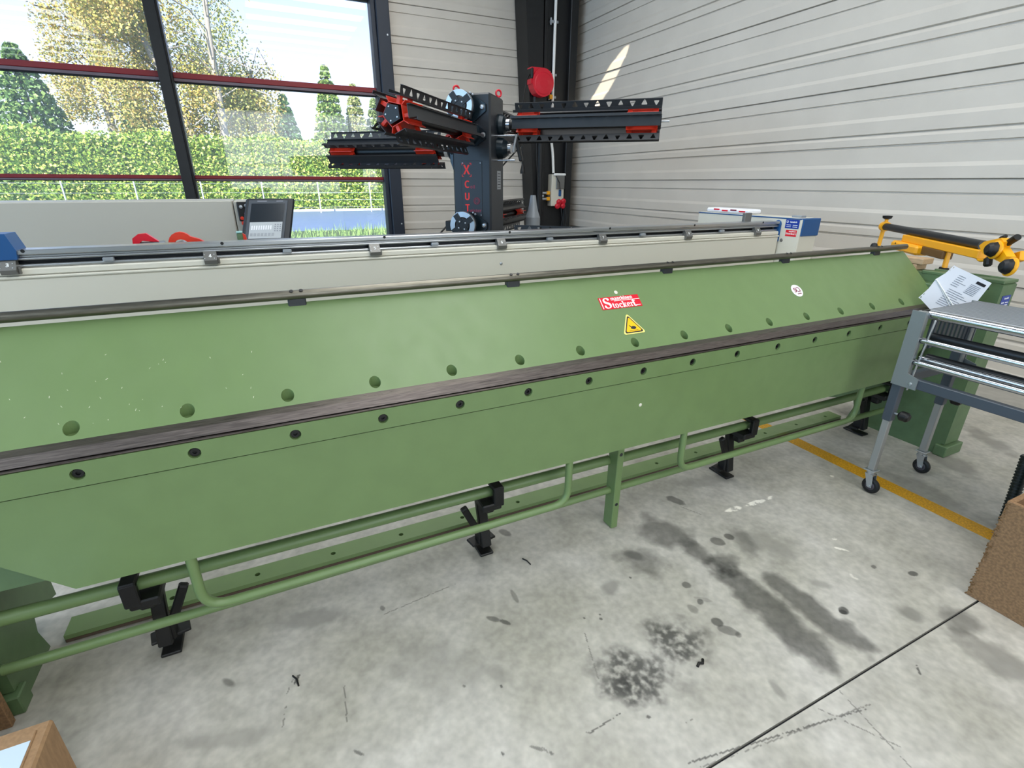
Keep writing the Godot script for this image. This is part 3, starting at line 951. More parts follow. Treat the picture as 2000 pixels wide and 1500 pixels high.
func build_green_machine() -> void:
	var t := thing("folding_machine", "long green sheet metal folding machine with a dark steel blade across its front", "machine", Vector3(1.29, 0, -1.7))
	var fxy := Transform3D.IDENTITY
	# folding beam: lower front panel with cut corners
	var fb := MB.new()
	fb.prism([Vector2(-0.637, 0.489), Vector2(3.22, 0.489), Vector2(MX1, 0.77), Vector2(MX1, 0.799), Vector2(MX0, 0.799), Vector2(MX0, 0.77)], fxy, -1.53, -1.5)
	part(fb, "folding_beam", M.green_paint, t)
	# bolted strip above it, with countersunk holes
	var strip := MB.new()
	var xs := []
	for k in range(-8, 9):
		xs.append(1.308 + 0.2645 * k)
	var fz := frame(Vector3(0, 0, -1.497), Vector3.RIGHT, Vector3.UP)
	for i in xs.size():
		var x0: float = MX0 if i == 0 else (xs[i - 1] + xs[i]) / 2
		var x1: float = MX1 if i == xs.size() - 1 else (xs[i] + xs[i + 1]) / 2
		strip.holed(fz, x0, x1, 0.8025, 0.8725, xs[i], 0.8385, func(a): return Vector2(cos(a), sin(a)) * 0.0165, Vector3(0, 0, -0.016), true)
	strip.quad_out(Vector3(MX0, 0.8725, -1.497), Vector3(MX1, 0.8725, -1.497), Vector3(MX1, 0.8725, -1.53), Vector3(MX0, 0.8725, -1.53), Vector3.UP)
	strip.quad_out(Vector3(MX0, 0.8025, -1.497), Vector3(MX1, 0.8025, -1.497), Vector3(MX1, 0.8025, -1.53), Vector3(MX0, 0.8025, -1.53), Vector3.DOWN)
	strip.span(Vector3(MX0, 0.8025, -1.53), Vector3(MX1, 0.8725, -1.515))
	var sp := part(strip, "bolted_strip", M.green_paint, t)
	var head := MB.new()
	head.lathe([Vector2(0, 0.002), Vector2(0.006, 0.002), Vector2(0.006, 0.008), Vector2(0.0125, 0.008), Vector2(0.0135, 0.006), Vector2(0.0135, 0.0)], frame(Vector3.ZERO, Vector3.RIGHT, Vector3.BACK), 14)
	var hm := head.mesh()
	for x in xs:
		put(hm, "bolt", M.black_steel, sp, Transform3D(Basis.IDENTITY, Vector3(x, 0.8385, -1.512)))
	# steel edge of the folding beam, dark gap, blade
	part(MB.new().cspan(Vector3(MX0, 0.8725, -1.53), Vector3(MX1, 0.8815, -1.498), 0.003), "folding_edge", M.blade_steel, t)
	part(MB.new().span(Vector3(MX0, 0.50, -1.95), Vector3(MX1, 0.872, -1.56)), "bed_beam", M.stand_green, t)
	var yz := frame(Vector3.ZERO, Vector3.BACK, Vector3.UP)   # local x = world z, local y = world y, local z = -world x
	part(MB.new().prism([Vector2(-1.495, 0.8875), Vector2(-1.507, 0.9125), Vector2(-1.541, 0.9185), Vector2(-1.60, 0.9185), Vector2(-1.60, 0.8895)], yz, -MX0, -MX1), "blade", M.blade_steel, t, "dark steel clamping blade")
	part(MB.new().span(Vector3(MX0, 0.8730, -1.95), Vector3(MX1, 0.8870, -1.58)), "bed_plate", M.blade_steel, t)
	# clamping beam: sloping plate, with a row of angled bolt holes along its foot
	var cl := MB.new()
	var sf := slope_frame(0, 0)
	var ext := Vector3(0, -0.036, -0.055)
	for i in xs.size():
		var x0: float = MX0 if i == 0 else (xs[i - 1] + xs[i]) / 2
		var x1: float = MX1 if i == xs.size() - 1 else (xs[i] + xs[i + 1]) / 2
		cl.holed(sf, x0, x1, 0.0, 0.075, xs[i] - 0.003, 0.0355, func(a): return Vector2(cos(a) * 0.0185, sin(a) * 0.0225), ext, true)
	var top := 0.370
	var p0 := slope(MX0, 0.075)
	var p1 := slope(MX1, 0.075)
	cl.quad_out(p0, p1, slope(MX1, top), slope(MX0, top), Vector3(0, 1, 1))
	cl.quad_out(slope(MX0, top), slope(MX1, top), slope(MX1, top, -0.02), slope(MX0, top, -0.02), Vector3.UP)
	cl.quad_out(slope(MX0, 0.075, -0.02), slope(MX1, 0.075, -0.02), slope(MX1, top, -0.02), slope(MX0, top, -0.02), Vector3.DOWN)
	for x in [MX0, MX1]:
		cl.quad_out(slope(x, 0), slope(x, top), slope(x, top, -0.02), slope(x, 0, -0.02), Vector3(signf(x - 1), 0, 0))
		cl.tri_out(slope(x, 0), slope(x, 0.1, -0.02), Vector3(x, 0.92, -1.74), Vector3(signf(x - 1), 0, 0))
	cl.quad_out(Vector3(MX0, 0.92, -1.56), Vector3(MX1, 0.92, -1.56), Vector3(MX1, 0.92, -1.74), Vector3(MX0, 0.92, -1.74), Vector3.DOWN)
	cl.quad_out(Vector3(MX0, 0.92, -1.74), Vector3(MX1, 0.92, -1.74), slope(MX1, 0.2, -0.02), slope(MX0, 0.2, -0.02), Vector3(0, 0, -1))
	var cp := part(cl, "clamping_beam", M.green_paint, t)
	var hs := MB.new()
	hs.lathe([Vector2(0, 0.004), Vector2(0.005, 0.004), Vector2(0.005, 0.009), Vector2(0.0145, 0.009), Vector2(0.0155, 0.007), Vector2(0.0155, -0.01)], Transform3D.IDENTITY, 14)
	var hsm := hs.mesh()
	for x in xs:
		put(hsm, "bolt", M.zinc, cp, Transform3D(Basis(Vector3.RIGHT, deg_to_rad(10)), slope(x - 0.003, 0.0150, -0.030)))
	# paint chips: bare bright specks where the paint has come off
	var chips := MB.new()
	for i in 34:
		var px := rng.randf_range(-0.75, -0.05)
		var ps := rng.randf_range(0.06, 0.30) * rng.randf_range(0.4, 1.0)
		var fr := slope_frame(px, ps, 0.0002, rng.randf_range(0.6, 2.2))
		chips.box(fr.origin, Vector3(rng.randf_range(0.002, 0.007), rng.randf_range(0.0005, 0.0012), 0.0004), fr.basis)
	sub(chips, "paint_chips", M.cream_paint, cp).set_meta("kind", "stuff")
	# paint plug and stickers
	sub(MB.new().lathe([Vector2(0, 0.002), Vector2(0.007, 0.0015), Vector2(0.009, 0)], frame(slope(1.323, 0.284), Vector3.RIGHT, slope(0, 0, 1) - slope(0, 0)), 12), "plug", M.cream_paint, cp)
	sub(MB.new().lathe([Vector2(0, 0.002), Vector2(0.006, 0.0015), Vector2(0.008, 0)], frame(Vector3(1.313, 0.685, -1.5), Vector3.RIGHT, Vector3.BACK), 12), "plug", M.cream_paint, cp)
	stickers(cp)
	# top bar on brackets
	var ty := 1.2025
	var tz := -1.80
	part(MB.new().tube([Vector3(MX0, ty, tz), Vector3(MX1, ty, tz)], 0.0155, 20), "top_bar", M.bar_steel, t, "round steel bar along the top")
	for x in [-0.72, 0.075, 0.876, 1.666, 2.462, 3.241]:
		var bk := part(MB.new().cspan(Vector3(x - 0.045, 1.150, tz - 0.022), Vector3(x + 0.012, 1.192, tz + 0.004), 0.003), "bar_bracket", M.dark_steel, t)
		for dx in [-0.03, 0.0]:
			sub(MB.new().lathe([Vector2(0, 0.0005), Vector2(0.0055, 0.0005), Vector2(0.0065, 0.0)], frame(Vector3(x + dx, ty + 0.0148, tz + 0.0092), Vector3.RIGHT, Vector3(0, 0.85, 0.53)), 10), "screw", M.black_steel, bk)
	part(MB.new().lathe([Vector2(0, 0.022), Vector2(0.014, 0.018), Vector2(0.02, 0.0)], Transform3D(Basis.IDENTITY, Vector3(3.20, ty + 0.012, tz - 0.012)), 14), "stop_button", M.black_steel, t)
	# foot rail: loops under the folding beam and a long bar behind them
	for l in [[-0.363, 0.985], [1.603, 2.92]]:
		part(MB.new().pipe([Vector3(l[0], 0.50, -1.515), Vector3(l[0], 0.284, -1.515), Vector3(l[1], 0.284, -1.515), Vector3(l[1], 0.50, -1.515)], 0.0155, 0.075, 14), "rail_loop", M.green_paint, t)
	part(MB.new().tube([Vector3(MX0, 0.184, -1.62), Vector3(1.295, 0.199, -1.62)], 0.0165, 14), "foot_bar", M.green_paint, t)
	part(MB.new().tube([Vector3(1.31, 0.199, -1.62), Vector3(MX1, 0.199, -1.62)], 0.0165, 14), "foot_bar", M.green_paint, t)
	part(MB.new().tube([Vector3(MX0, 0.345, -1.65), Vector3(1.29, 0.345, -1.65)], 0.0225, 18), "torsion_tube", M.green_paint, t)
	part(MB.new().tube([Vector3(1.31, 0.338, -1.65), Vector3(MX1, 0.338, -1.65)], 0.0225, 18), "torsion_tube", M.green_paint, t)
	var leg := part(MB.new().cspan(Vector3(1.286, 0, -1.648), Vector3(1.322, 0.49, -1.58), 0.003), "centre_leg", M.green_paint, t)
	for y in [0.405, 0.135]:
		sub(MB.new().lathe([Vector2(0, 0.001), Vector2(0.008, 0.001), Vector2(0.009, 0)], frame(Vector3(1.304, y, -1.58), Vector3.RIGHT, Vector3.BACK), 12), "screw", M.dark_steel, leg)
	# base plate on the floor with screw holes
	var bp := MB.new()
	var pf := frame(Vector3(0, 0.03, 0), Vector3.RIGHT, Vector3.FORWARD)
	for k in 14:
		var hx := -0.556 + 0.302 * k
		var x0 := -0.885 if k == 0 else hx - 0.151
		var x1 := 3.48 if k == 13 else hx + 0.151
		bp.holed(pf, x0, x1, 1.886, 1.982, hx, 1.93, func(a): return Vector2(cos(a), sin(a)) * 0.0105, Vector3(0, 0, -0.024), true)
	bp.quad_out(Vector3(-0.885, 0.03, -1.886), Vector3(3.48, 0.03, -1.886), Vector3(3.48, 0.012, -1.886), Vector3(-0.885, 0.012, -1.886), Vector3.BACK)
	bp.quad_out(Vector3(-0.885, 0.03, -1.982), Vector3(3.48, 0.03, -1.982), Vector3(3.48, 0.0, -1.982), Vector3(-0.885, 0.0, -1.982), Vector3.FORWARD)
	bp.quad_out(Vector3(-0.885, 0.03, -1.886), Vector3(-0.885, 0.03, -1.982), Vector3(-0.885, 0, -1.982), Vector3(-0.885, 0, -1.886), Vector3.LEFT)
	part(bp, "base_plate", M.green_paint, t)
	part(MB.new().span(Vector3(-0.883, 0.0, -1.98), Vector3(3.48, 0.012, -1.884)), "base_plate_edge", mat("rusty_edge", Color(0.33, 0.27, 0.22), 0.7), t)
	# black clamps between torsion tube and floor
	for x in [-0.535, 0.668, 2.16, 3.39]:
		clamp_foot(t, x, -1.0 if x < 0 else 1.0)
	# end stands
	for e in [[-1.12, -0.93, -1], [3.55, 3.70, 1]]:
		var st := MB.new()
		var zf: float = -1.30 if e[2] > 0 else -1.64
		st.prism([Vector2(zf, 0.075), Vector2(zf, 1.045), Vector2(zf - 0.02, 1.06), Vector2(-1.68, 1.065), Vector2(-1.75, 1.06), Vector2(-2.05, 1.06), Vector2(-2.05, 0.10), Vector2(-1.88, 0.16), Vector2(-1.86, 0.10), Vector2(-1.89, 0.0), Vector2(zf - 0.02, 0.0), Vector2(zf - 0.02, 0.075)], yz, -e[0], -e[1])
		var s := part(st, "end_stand", M.stand_green, t)
		sub(MB.new().cspan(Vector3(e[0] - 0.02, 0, zf - 0.04), Vector3(e[1] + 0.015, 0.07, zf + 0.025), 0.004), "foot", M.stand_green, s)
		if e[2] > 0:
			# open slot in the top of the housing: dark well with a rim
			sub(MB.new().span(Vector3(e[0] + 0.018, 1.045, -1.66), Vector3(e[1] - 0.02, 1.0665, -1.345)), "slot", M.stand_green, s)
			sub(MB.new().cspan(Vector3(e[0] - 0.002, 1.055, -1.345), Vector3(e[1] + 0.002, 1.073, -1.30), 0.003), "rim", M.stand_green, s)
			sub(MB.new().cspan(Vector3(e[0] - 0.002, 1.055, -1.70), Vector3(e[0] + 0.016, 1.073, -1.34), 0.003), "rim", M.stand_green, s)
			sub(MB.new().cspan(Vector3(e[1] - 0.018, 1.055, -1.70), Vector3(e[1] + 0.002, 1.073, -1.34), 0.003), "rim", M.stand_green, s)
			sub(MB.new().lathe([Vector2(0, 0.001), Vector2(0.004, 0.001), Vector2(0.005, 0)], frame(Vector3(e[0], 1.02, -1.36), Vector3.BACK, Vector3.LEFT), 8), "screw", M.black_steel, s)
			# stickers on the front of the housing
			var f := frame(Vector3(3.628, 0.955, -1.2985), Vector3.RIGHT, Vector3.UP)
			put(MB.new().box(Vector3.ZERO, Vector3(0.092, 0.068, 0.001)).mesh(), "sticker", M.blue_sticker, s, f)
			O = Vector3.ZERO
			words("handelt", 0.014, M.white_print, s, f * Transform3D(Basis.IDENTITY, Vector3(0.004, 0.018, 0.001)), true, "Droid Sans", 0.9)
			for yy in [-0.006, -0.02]:
				for xx in [-0.022, 0.02]:
					put(MB.new().box(Vector3(xx, yy, 0.0008), Vector3(0.03, 0.005, 0.0006)).mesh(), "print_line", M.white_print, s, f)
			put(MB.new().box(Vector3(-0.008, -0.105, 0), Vector3(0.075, 0.055, 0.001)).mesh(), "sticker", M.paper, s, f)
			put(MB.new().box(Vector3(-0.008, -0.092, 0.0008), Vector3(0.06, 0.022, 0.0006)).mesh(), "sticker_band", M.red_sticker, s, f)
			O = Vector3(1.29, 0, -1.7)
	part(MB.new().tube([Vector3(MX1 - 0.02, 0.9, -1.62), Vector3(3.56, 0.9, -1.62)], 0.05, 16), "pivot", M.dark_steel, t)
	part(MB.new().cspan(Vector3(3.49, 0.78, -1.72), Vector3(3.55, 1.01, -1.52), 0.004), "hinge_plate", M.stand_green, t)
	part(MB.new().cspan(Vector3(-0.94, 0.70, -1.72), Vector3(-0.90, 1.0, -1.52), 0.004), "hinge_plate", M.stand_green, t)


func clamp_foot(t: Node3D, x: float, s: float) -> void:
	var mb := MB.new()
	# hook over the torsion tube
	mb.cspan(Vector3(x - 0.02 + 0.03 * s, 0.30, -1.612), Vector3(x + 0.025 + 0.03 * s, 0.388, -1.588), 0.004)
	mb.cspan(Vector3(x - 0.02 + 0.03 * s, 0.372, -1.70), Vector3(x + 0.025 + 0.03 * s, 0.392, -1.59), 0.004)
	mb.cspan(Vector3(x - 0.04, 0.285, -1.69), Vector3(x + 0.045, 0.318, -1.59), 0.005)
	# upright and lever
	var u := Basis(Vector3(0, 0, 1), 0.06 * s)
	mb.cbox(Vector3(x, 0.17, -1.70), Vector3(0.044, 0.27, 0.03), 0.004, u * Basis(Vector3.RIGHT, -0.12))
	mb.cbox(Vector3(x - 0.062 * s, 0.20, -1.685), Vector3(0.03, 0.15, 0.028), 0.005, Basis(Vector3(0, 0, 1), 0.42 * s))
	mb.cbox(Vector3(x + 0.008 * s, 0.265, -1.66), Vector3(0.05, 0.05, 0.05), 0.008)
	# cross foot
	mb.cbox(Vector3(x + 0.002, 0.045, -1.73), Vector3(0.12, 0.012, 0.06), 0.003, Basis(Vector3.UP, 0.2))
	mb.cbox(Vector3(x, 0.075, -1.715), Vector3(0.05, 0.07, 0.055), 0.006)
	mb.cspan(Vector3(x - 0.028, 0.0, -1.792), Vector3(x + 0.034, 0.012, -1.66), 0.003)
	var c := part(mb, "clamp", M.black_plastic, t, "black clamp on the torsion tube")
	sub(MB.new().cyl(Vector3(x + 0.008, 0.01, -1.765), Vector3(x + 0.008, 0.032, -1.765), 0.008, 10), "bolt", M.zinc, c)


func stickers(cp: Node3D) -> void:
	# red dealer sticker
	var f := slope_frame(1.323, 0.233, 0.0008)
	var o := O
	O = Vector3.ZERO
	var st := put(MB.new().box(Vector3.ZERO, Vector3(0.207, 0.060, 0.0012)).mesh(), "sticker", M.red_sticker, cp, f, "red rectangular sticker with white lettering")
	var w := Transform3D(Basis.IDENTITY, Vector3(0, 0, 0.001))
	words("S", 0.074, M.white_print, st, w.translated(Vector3(-0.068, -0.0005, 0)), true, "Droid Serif", 0.95)
	words("maschinen", 0.0235, M.white_print, st, w.translated(Vector3(0.012, 0.0195, 0)), true, "Droid Sans", 0.92)
	words("tocker", 0.0385, M.white_print, st, w.translated(Vector3(0.007, -0.0135, 0)), true, "Droid Serif", 0.88)
	words("t", 0.055, M.white_print, st, w.translated(Vector3(0.0665, -0.0085, 0)), true, "Droid Serif", 0.9)
	put(MB.new().box(Vector3(0.020, 0.0075, 0.001), Vector3(0.10, 0.0022, 0.0006)).mesh(), "print_line", M.white_print, st, Transform3D.IDENTITY)
	put(MB.new().box(Vector3(0.087, 0.0075, 0.001), Vector3(0.032, 0.0028, 0.0006)).mesh(), "print_line", M.white_print, st, Transform3D.IDENTITY)
	put(MB.new().box(Vector3(0.084, -0.0225, 0.001), Vector3(0.026, 0.003, 0.0006)).mesh(), "print_line", M.white_print, st, Transform3D.IDENTITY)
	put(MB.new().box(Vector3(-0.0965, 0, 0.001), Vector3(0.0035, 0.052, 0.0006)).mesh(), "print_line", M.white_print, st, Transform3D.IDENTITY)
	# triangular crush warning
	var tf := slope_frame(1.325, 0.1085, 0.0008)
	var tr := func(r: float) -> Array:
		var pts := []
		for k in 3:
			var c := Vector2(cos(PI / 2 + TAU * k / 3), sin(PI / 2 + TAU * k / 3)) * r
			for j in [-1, 0, 1]:
				var a: float = PI / 2 + TAU * k / 3 + j * 0.9
				pts.append(c * 0.88 + Vector2(cos(a), sin(a)) * r * 0.115)
		return pts
	var sg := put(MB.new().prism(tr.call(0.0605), Transform3D.IDENTITY, 0, 0.0008).mesh(), "sticker", M.sign_edge, cp, tf, "yellow triangular warning sticker")
	put(MB.new().prism(tr.call(0.0515), Transform3D.IDENTITY, 0.0008, 0.0014).mesh(), "sign_border", M.dark_print, sg, Transform3D.IDENTITY)
	put(MB.new().prism(tr.call(0.0425), Transform3D.IDENTITY, 0.0014, 0.002).mesh(), "sign_field", M.sign_yellow, sg, Transform3D.IDENTITY)
	var hand := MB.new()
	hand.prism([Vector2(-0.010, -0.010), Vector2(0.004, -0.014), Vector2(0.014, -0.011), Vector2(0.017, -0.006), Vector2(0.013, 0.0), Vector2(0.002, 0.002), Vector2(-0.008, -0.001)], Transform3D.IDENTITY, 0.002, 0.0026)
	hand.prism([Vector2(-0.015, 0.007), Vector2(-0.012, 0.008), Vector2(-0.004, -0.002), Vector2(-0.009, -0.004)], Transform3D.IDENTITY, 0.002, 0.0026)
	hand.prism([Vector2(-0.022, -0.019), Vector2(0.022, -0.019), Vector2(0.022, -0.0175), Vector2(-0.022, -0.0175)], Transform3D.IDENTITY, 0.002, 0.0026)
	put(hand.mesh(), "sign_symbol", M.dark_print, sg, Transform3D.IDENTITY)
	# round anniversary sticker
	var cf := slope_frame(2.403, 0.185, 0.0008)
	var rd := put(MB.new().lathe([Vector2(0, 0.0012), Vector2(0.0355, 0.0012), Vector2(0.0365, 0)], frame(Vector3.ZERO, Vector3.RIGHT, Vector3.BACK), 32).mesh(), "sticker", M.paper, cp, cf, "round white sticker with maroon numerals")
	words("5", 0.036, M.maroon_print, rd, Transform3D(Basis.IDENTITY, Vector3(-0.014, 0.003, 0.0014)))
	put(MB.new().torus(Vector3(0.008, 0.005, 0.0014), Vector3.BACK, 0.0125, 0.002, 24, 6).mesh(), "print_ring", M.maroon_print, rd, Transform3D.IDENTITY)
	put(MB.new().box(Vector3(0.0195, -0.006, 0.0014), Vector3(0.013, 0.004, 0.0006)).mesh(), "print_line", M.maroon_print, rd, Transform3D.IDENTITY)
	words("JAHRE", 0.010, M.maroon_print, rd, Transform3D(Basis.IDENTITY, Vector3(0.006, -0.019, 0.0014)))
	O = o


func build_white_machine() -> void:
	var x0 := -1.6
	var x1 := 3.92
	var t := thing("white_folding_machine", "long white folding machine with steel rails and numbered stops behind the green one", "machine", Vector3(1.4, 0, -3.3))
	part(MB.new().cspan(Vector3(x0, 0.12, -3.06), Vector3(x1, 1.137, -3.0), 0.006), "front_panel", M.white_paint, t)
	part(MB.new().tube([Vector3(x0, 1.143, -3.002), Vector3(x1, 1.143, -3.002)], 0.0075, 12), "panel_lip", M.white_paint, t)
	part(MB.new().cspan(Vector3(x0, 1.1505, -3.06), Vector3(x1, 1.182, -3.004), 0.006), "upper_strip", M.cream_paint, t)
	part(MB.new().span(Vector3(x0, 1.10, -3.6), Vector3(x1, 1.176, -3.05)), "bed", M.dark_steel, t)
	part(MB.new().tube([Vector3(x0, 1.1905, -3.035), Vector3(x1, 1.1905, -3.035)], 0.0095, 14), "slide_bar", M.steel, t)
	part(MB.new().span(Vector3(x0, 1.176, -3.15), Vector3(x1, 1.216, -3.075)), "slot_back", M.dark_steel, t)
	var rail := MB.new()
	rail.cspan(Vector3(x0, 1.2395, -3.11), Vector3(x1, 1.2625, -3.01), 0.004)
	rail.cspan(Vector3(x0, 1.216, -3.11), Vector3(x1, 1.2385, -3.03), 0.003)
	rail.tube([Vector3(x0, 1.2225, -3.022), Vector3(x1, 1.2225, -3.022)], 0.0065, 10)
	part(rail, "clamp_rail", M.steel, t)
	var nums := ["3", "4", "5", "6", "7", "8", "9"]
	var sx := [-1.057, -0.271, 0.553, 1.35, 2.127, 2.911, 3.655]
	for i in sx.size():
		var x: float = sx[i]
		var blk := MB.new()
		blk.prism([Vector2(-2.985, 1.160), Vector2(-2.978, 1.180), Vector2(-3.008, 1.222), Vector2(-3.03, 1.222), Vector2(-3.03, 1.160)], frame(Vector3.ZERO, Vector3.BACK, Vector3.UP), -(x - 0.032), -(x + 0.026))
		blk.cspan(Vector3(x + 0.026, 1.160, -3.03), Vector3(x + 0.036, 1.190, -2.995), 0.002)
		var s := part(blk, "stop", M.stop_grey, t, "grey numbered stop")
		var f := frame(Vector3(x - 0.003, 1.201, -2.9922), Vector3.RIGHT, Vector3(0, 0.042, -0.03))
		var oo := O
		O = Vector3.ZERO
		words(nums[i], 0.024, M.white_print, s, f)
		O = oo
		for d in [[-0.025, 0.008], [0.018, 0.008], [-0.025, -0.014], [0.018, -0.014]]:
			put(MB.new().lathe([Vector2(0, 0.0015), Vector2(0.002, 0.001), Vector2(0.0025, 0)], frame(f.origin + f.basis.x * d[0] + f.basis.y * d[1], Vector3.RIGHT, f.basis.z), 8).mesh(), "rivet", M.zinc, s, Transform3D.IDENTITY)
		if i < sx.size() - 1:
			var mx: float = x + 0.36
			part(MB.new().cspan(Vector3(mx - 0.022, 1.196, -3.03), Vector3(mx + 0.022, 1.214, -3.006), 0.003), "spacer", M.label_grey, t)
		sub(MB.new().lathe([Vector2(0, 0.001), Vector2(0.007, 0.001), Vector2(0.008, 0)], frame(Vector3(x + 0.06, 1.2575, -3.009), Vector3.RIGHT, Vector3.BACK), 10), "hole", M.black_steel, s)
	part(MB.new().lathe([Vector2(0, 0.006), Vector2(0.004, 0.006), Vector2(0.009, 0.004), Vector2(0.0105, 0)], frame(Vector3(1.345, 1.066, -3.0), Vector3.RIGHT, Vector3.BACK), 14), "screw", M.zinc, t)
	# right end box
	var ex := 3.93
	var bx := part(MB.new().cspan(Vector3(ex, 0.0, -3.95), Vector3(4.145, 1.288, -2.822), 0.006), "end_box", M.white_paint, t)
	sub(MB.new().cspan(Vector3(ex + 0.012, 1.155, -2.86), Vector3(4.15, 1.292, -2.812), 0.004), "blue_cover", M.blue_paint, bx, "blue corner cover")
	sub(MB.new().cspan(Vector3(ex - 0.003, 1.283, -3.95), Vector3(4.13, 1.291, -2.825), 0.002), "lid", M.blue_paint, bx)
	sub(MB.new().cspan(Vector3(ex + 0.004, 1.290, -3.93), Vector3(4.12, 1.296, -2.86), 0.002), "lid_sheet", M.white_paint, bx)
	sub(MB.new().cspan(Vector3(ex + 0.05, 1.296, -2.96), Vector3(ex + 0.11, 1.312, -2.87), 0.003), "lid_block", M.label_grey, bx)
	sub(MB.new().lathe([Vector2(0, 0.012), Vector2(0.022, 0.012), Vector2(0.034, 0.008), Vector2(0.036, 0)], frame(Vector3(ex, 1.235, -3.035), Vector3.BACK, Vector3.LEFT), 20), "hub", M.blue_paint, bx)
	sub(MB.new().cspan(Vector3(ex - 0.012, 1.10, -3.06), Vector3(ex + 0.01, 1.235, -3.0), 0.004), "hub_arm", M.blue_paint, bx)
	sub(MB.new().lathe([Vector2(0, 0.006), Vector2(0.012, 0.004), Vector2(0.015, 0)], frame(Vector3(ex, 1.112, -2.975), Vector3.BACK, Vector3.LEFT), 14), "lock", M.stop_grey, bx)
	var lf := frame(Vector3(ex - 0.0008, 1.246, -2.902), Vector3.BACK, Vector3.UP)
	var oo := O
	O = Vector3.ZERO
	var s1 := put(MB.new().box(Vector3.ZERO, Vector3(0.125, 0.07, 0.0012)).mesh(), "sticker", M.blue_sticker, bx, lf, "blue sticker with white print")
	words("handelt", 0.017, M.white_print, s1, Transform3D(Basis.IDENTITY, Vector3(0.01, 0.016, 0.001)))
	put(MB.new().torus(Vector3(-0.045, 0.017, 0.0008), Vector3.BACK, 0.008, 0.0016, 16, 5).mesh(), "print_ring", M.white_print, s1, Transform3D.IDENTITY)
	for yy in [-0.008, -0.022]:
		for xx in [-0.03, 0.028]:
			put(MB.new().box(Vector3(xx, yy, 0.0008), Vector3(0.042, 0.004, 0.0006)).mesh(), "print_line", M.white_print, s1, Transform3D.IDENTITY)
	var s2 := put(MB.new().box(Vector3(0.004, -0.072, 0), Vector3(0.10, 0.05, 0.0012)).mesh(), "sticker", M.red_sticker, bx, lf, "red sticker with white lettering")
	words("maschinen", 0.012, M.white_print, s2, Transform3D(Basis.IDENTITY, Vector3(0.014, -0.058, 0.001)))
	words("Stockert", 0.022, M.white_print, s2, Transform3D(Basis.IDENTITY, Vector3(0.004, -0.076, 0.001)), true, "Droid Serif")
	O = oo
	# rail post seen above the rail near the end box, blue cap on the left end
	part(MB.new().cspan(Vector3(3.60, 1.25, -3.13), Vector3(3.68, 1.33, -3.10), 0.004), "rail_post", M.stop_grey, t)
	var cap := MB.new()
	cap.prism([Vector2(-1.30, 1.222), Vector2(-1.022, 1.222), Vector2(-1.016, 1.262), Vector2(-1.036, 1.333), Vector2(-1.30, 1.333)], Transform3D.IDENTITY, -3.12, -3.0)
	part(cap, "end_cap", M.blue_paint, t, "blue end cap")
	# body behind the panel
	part(MB.new().span(Vector3(x0, 0.0, -3.7), Vector3(x1, 1.0, -3.06)), "body", M.white_paint, t)
	part(MB.new().cspan(Vector3(x0, 0.0, -3.7), Vector3(x0 + 0.2, 1.2, -3.0), 0.01), "end_leg", M.white_paint, t)


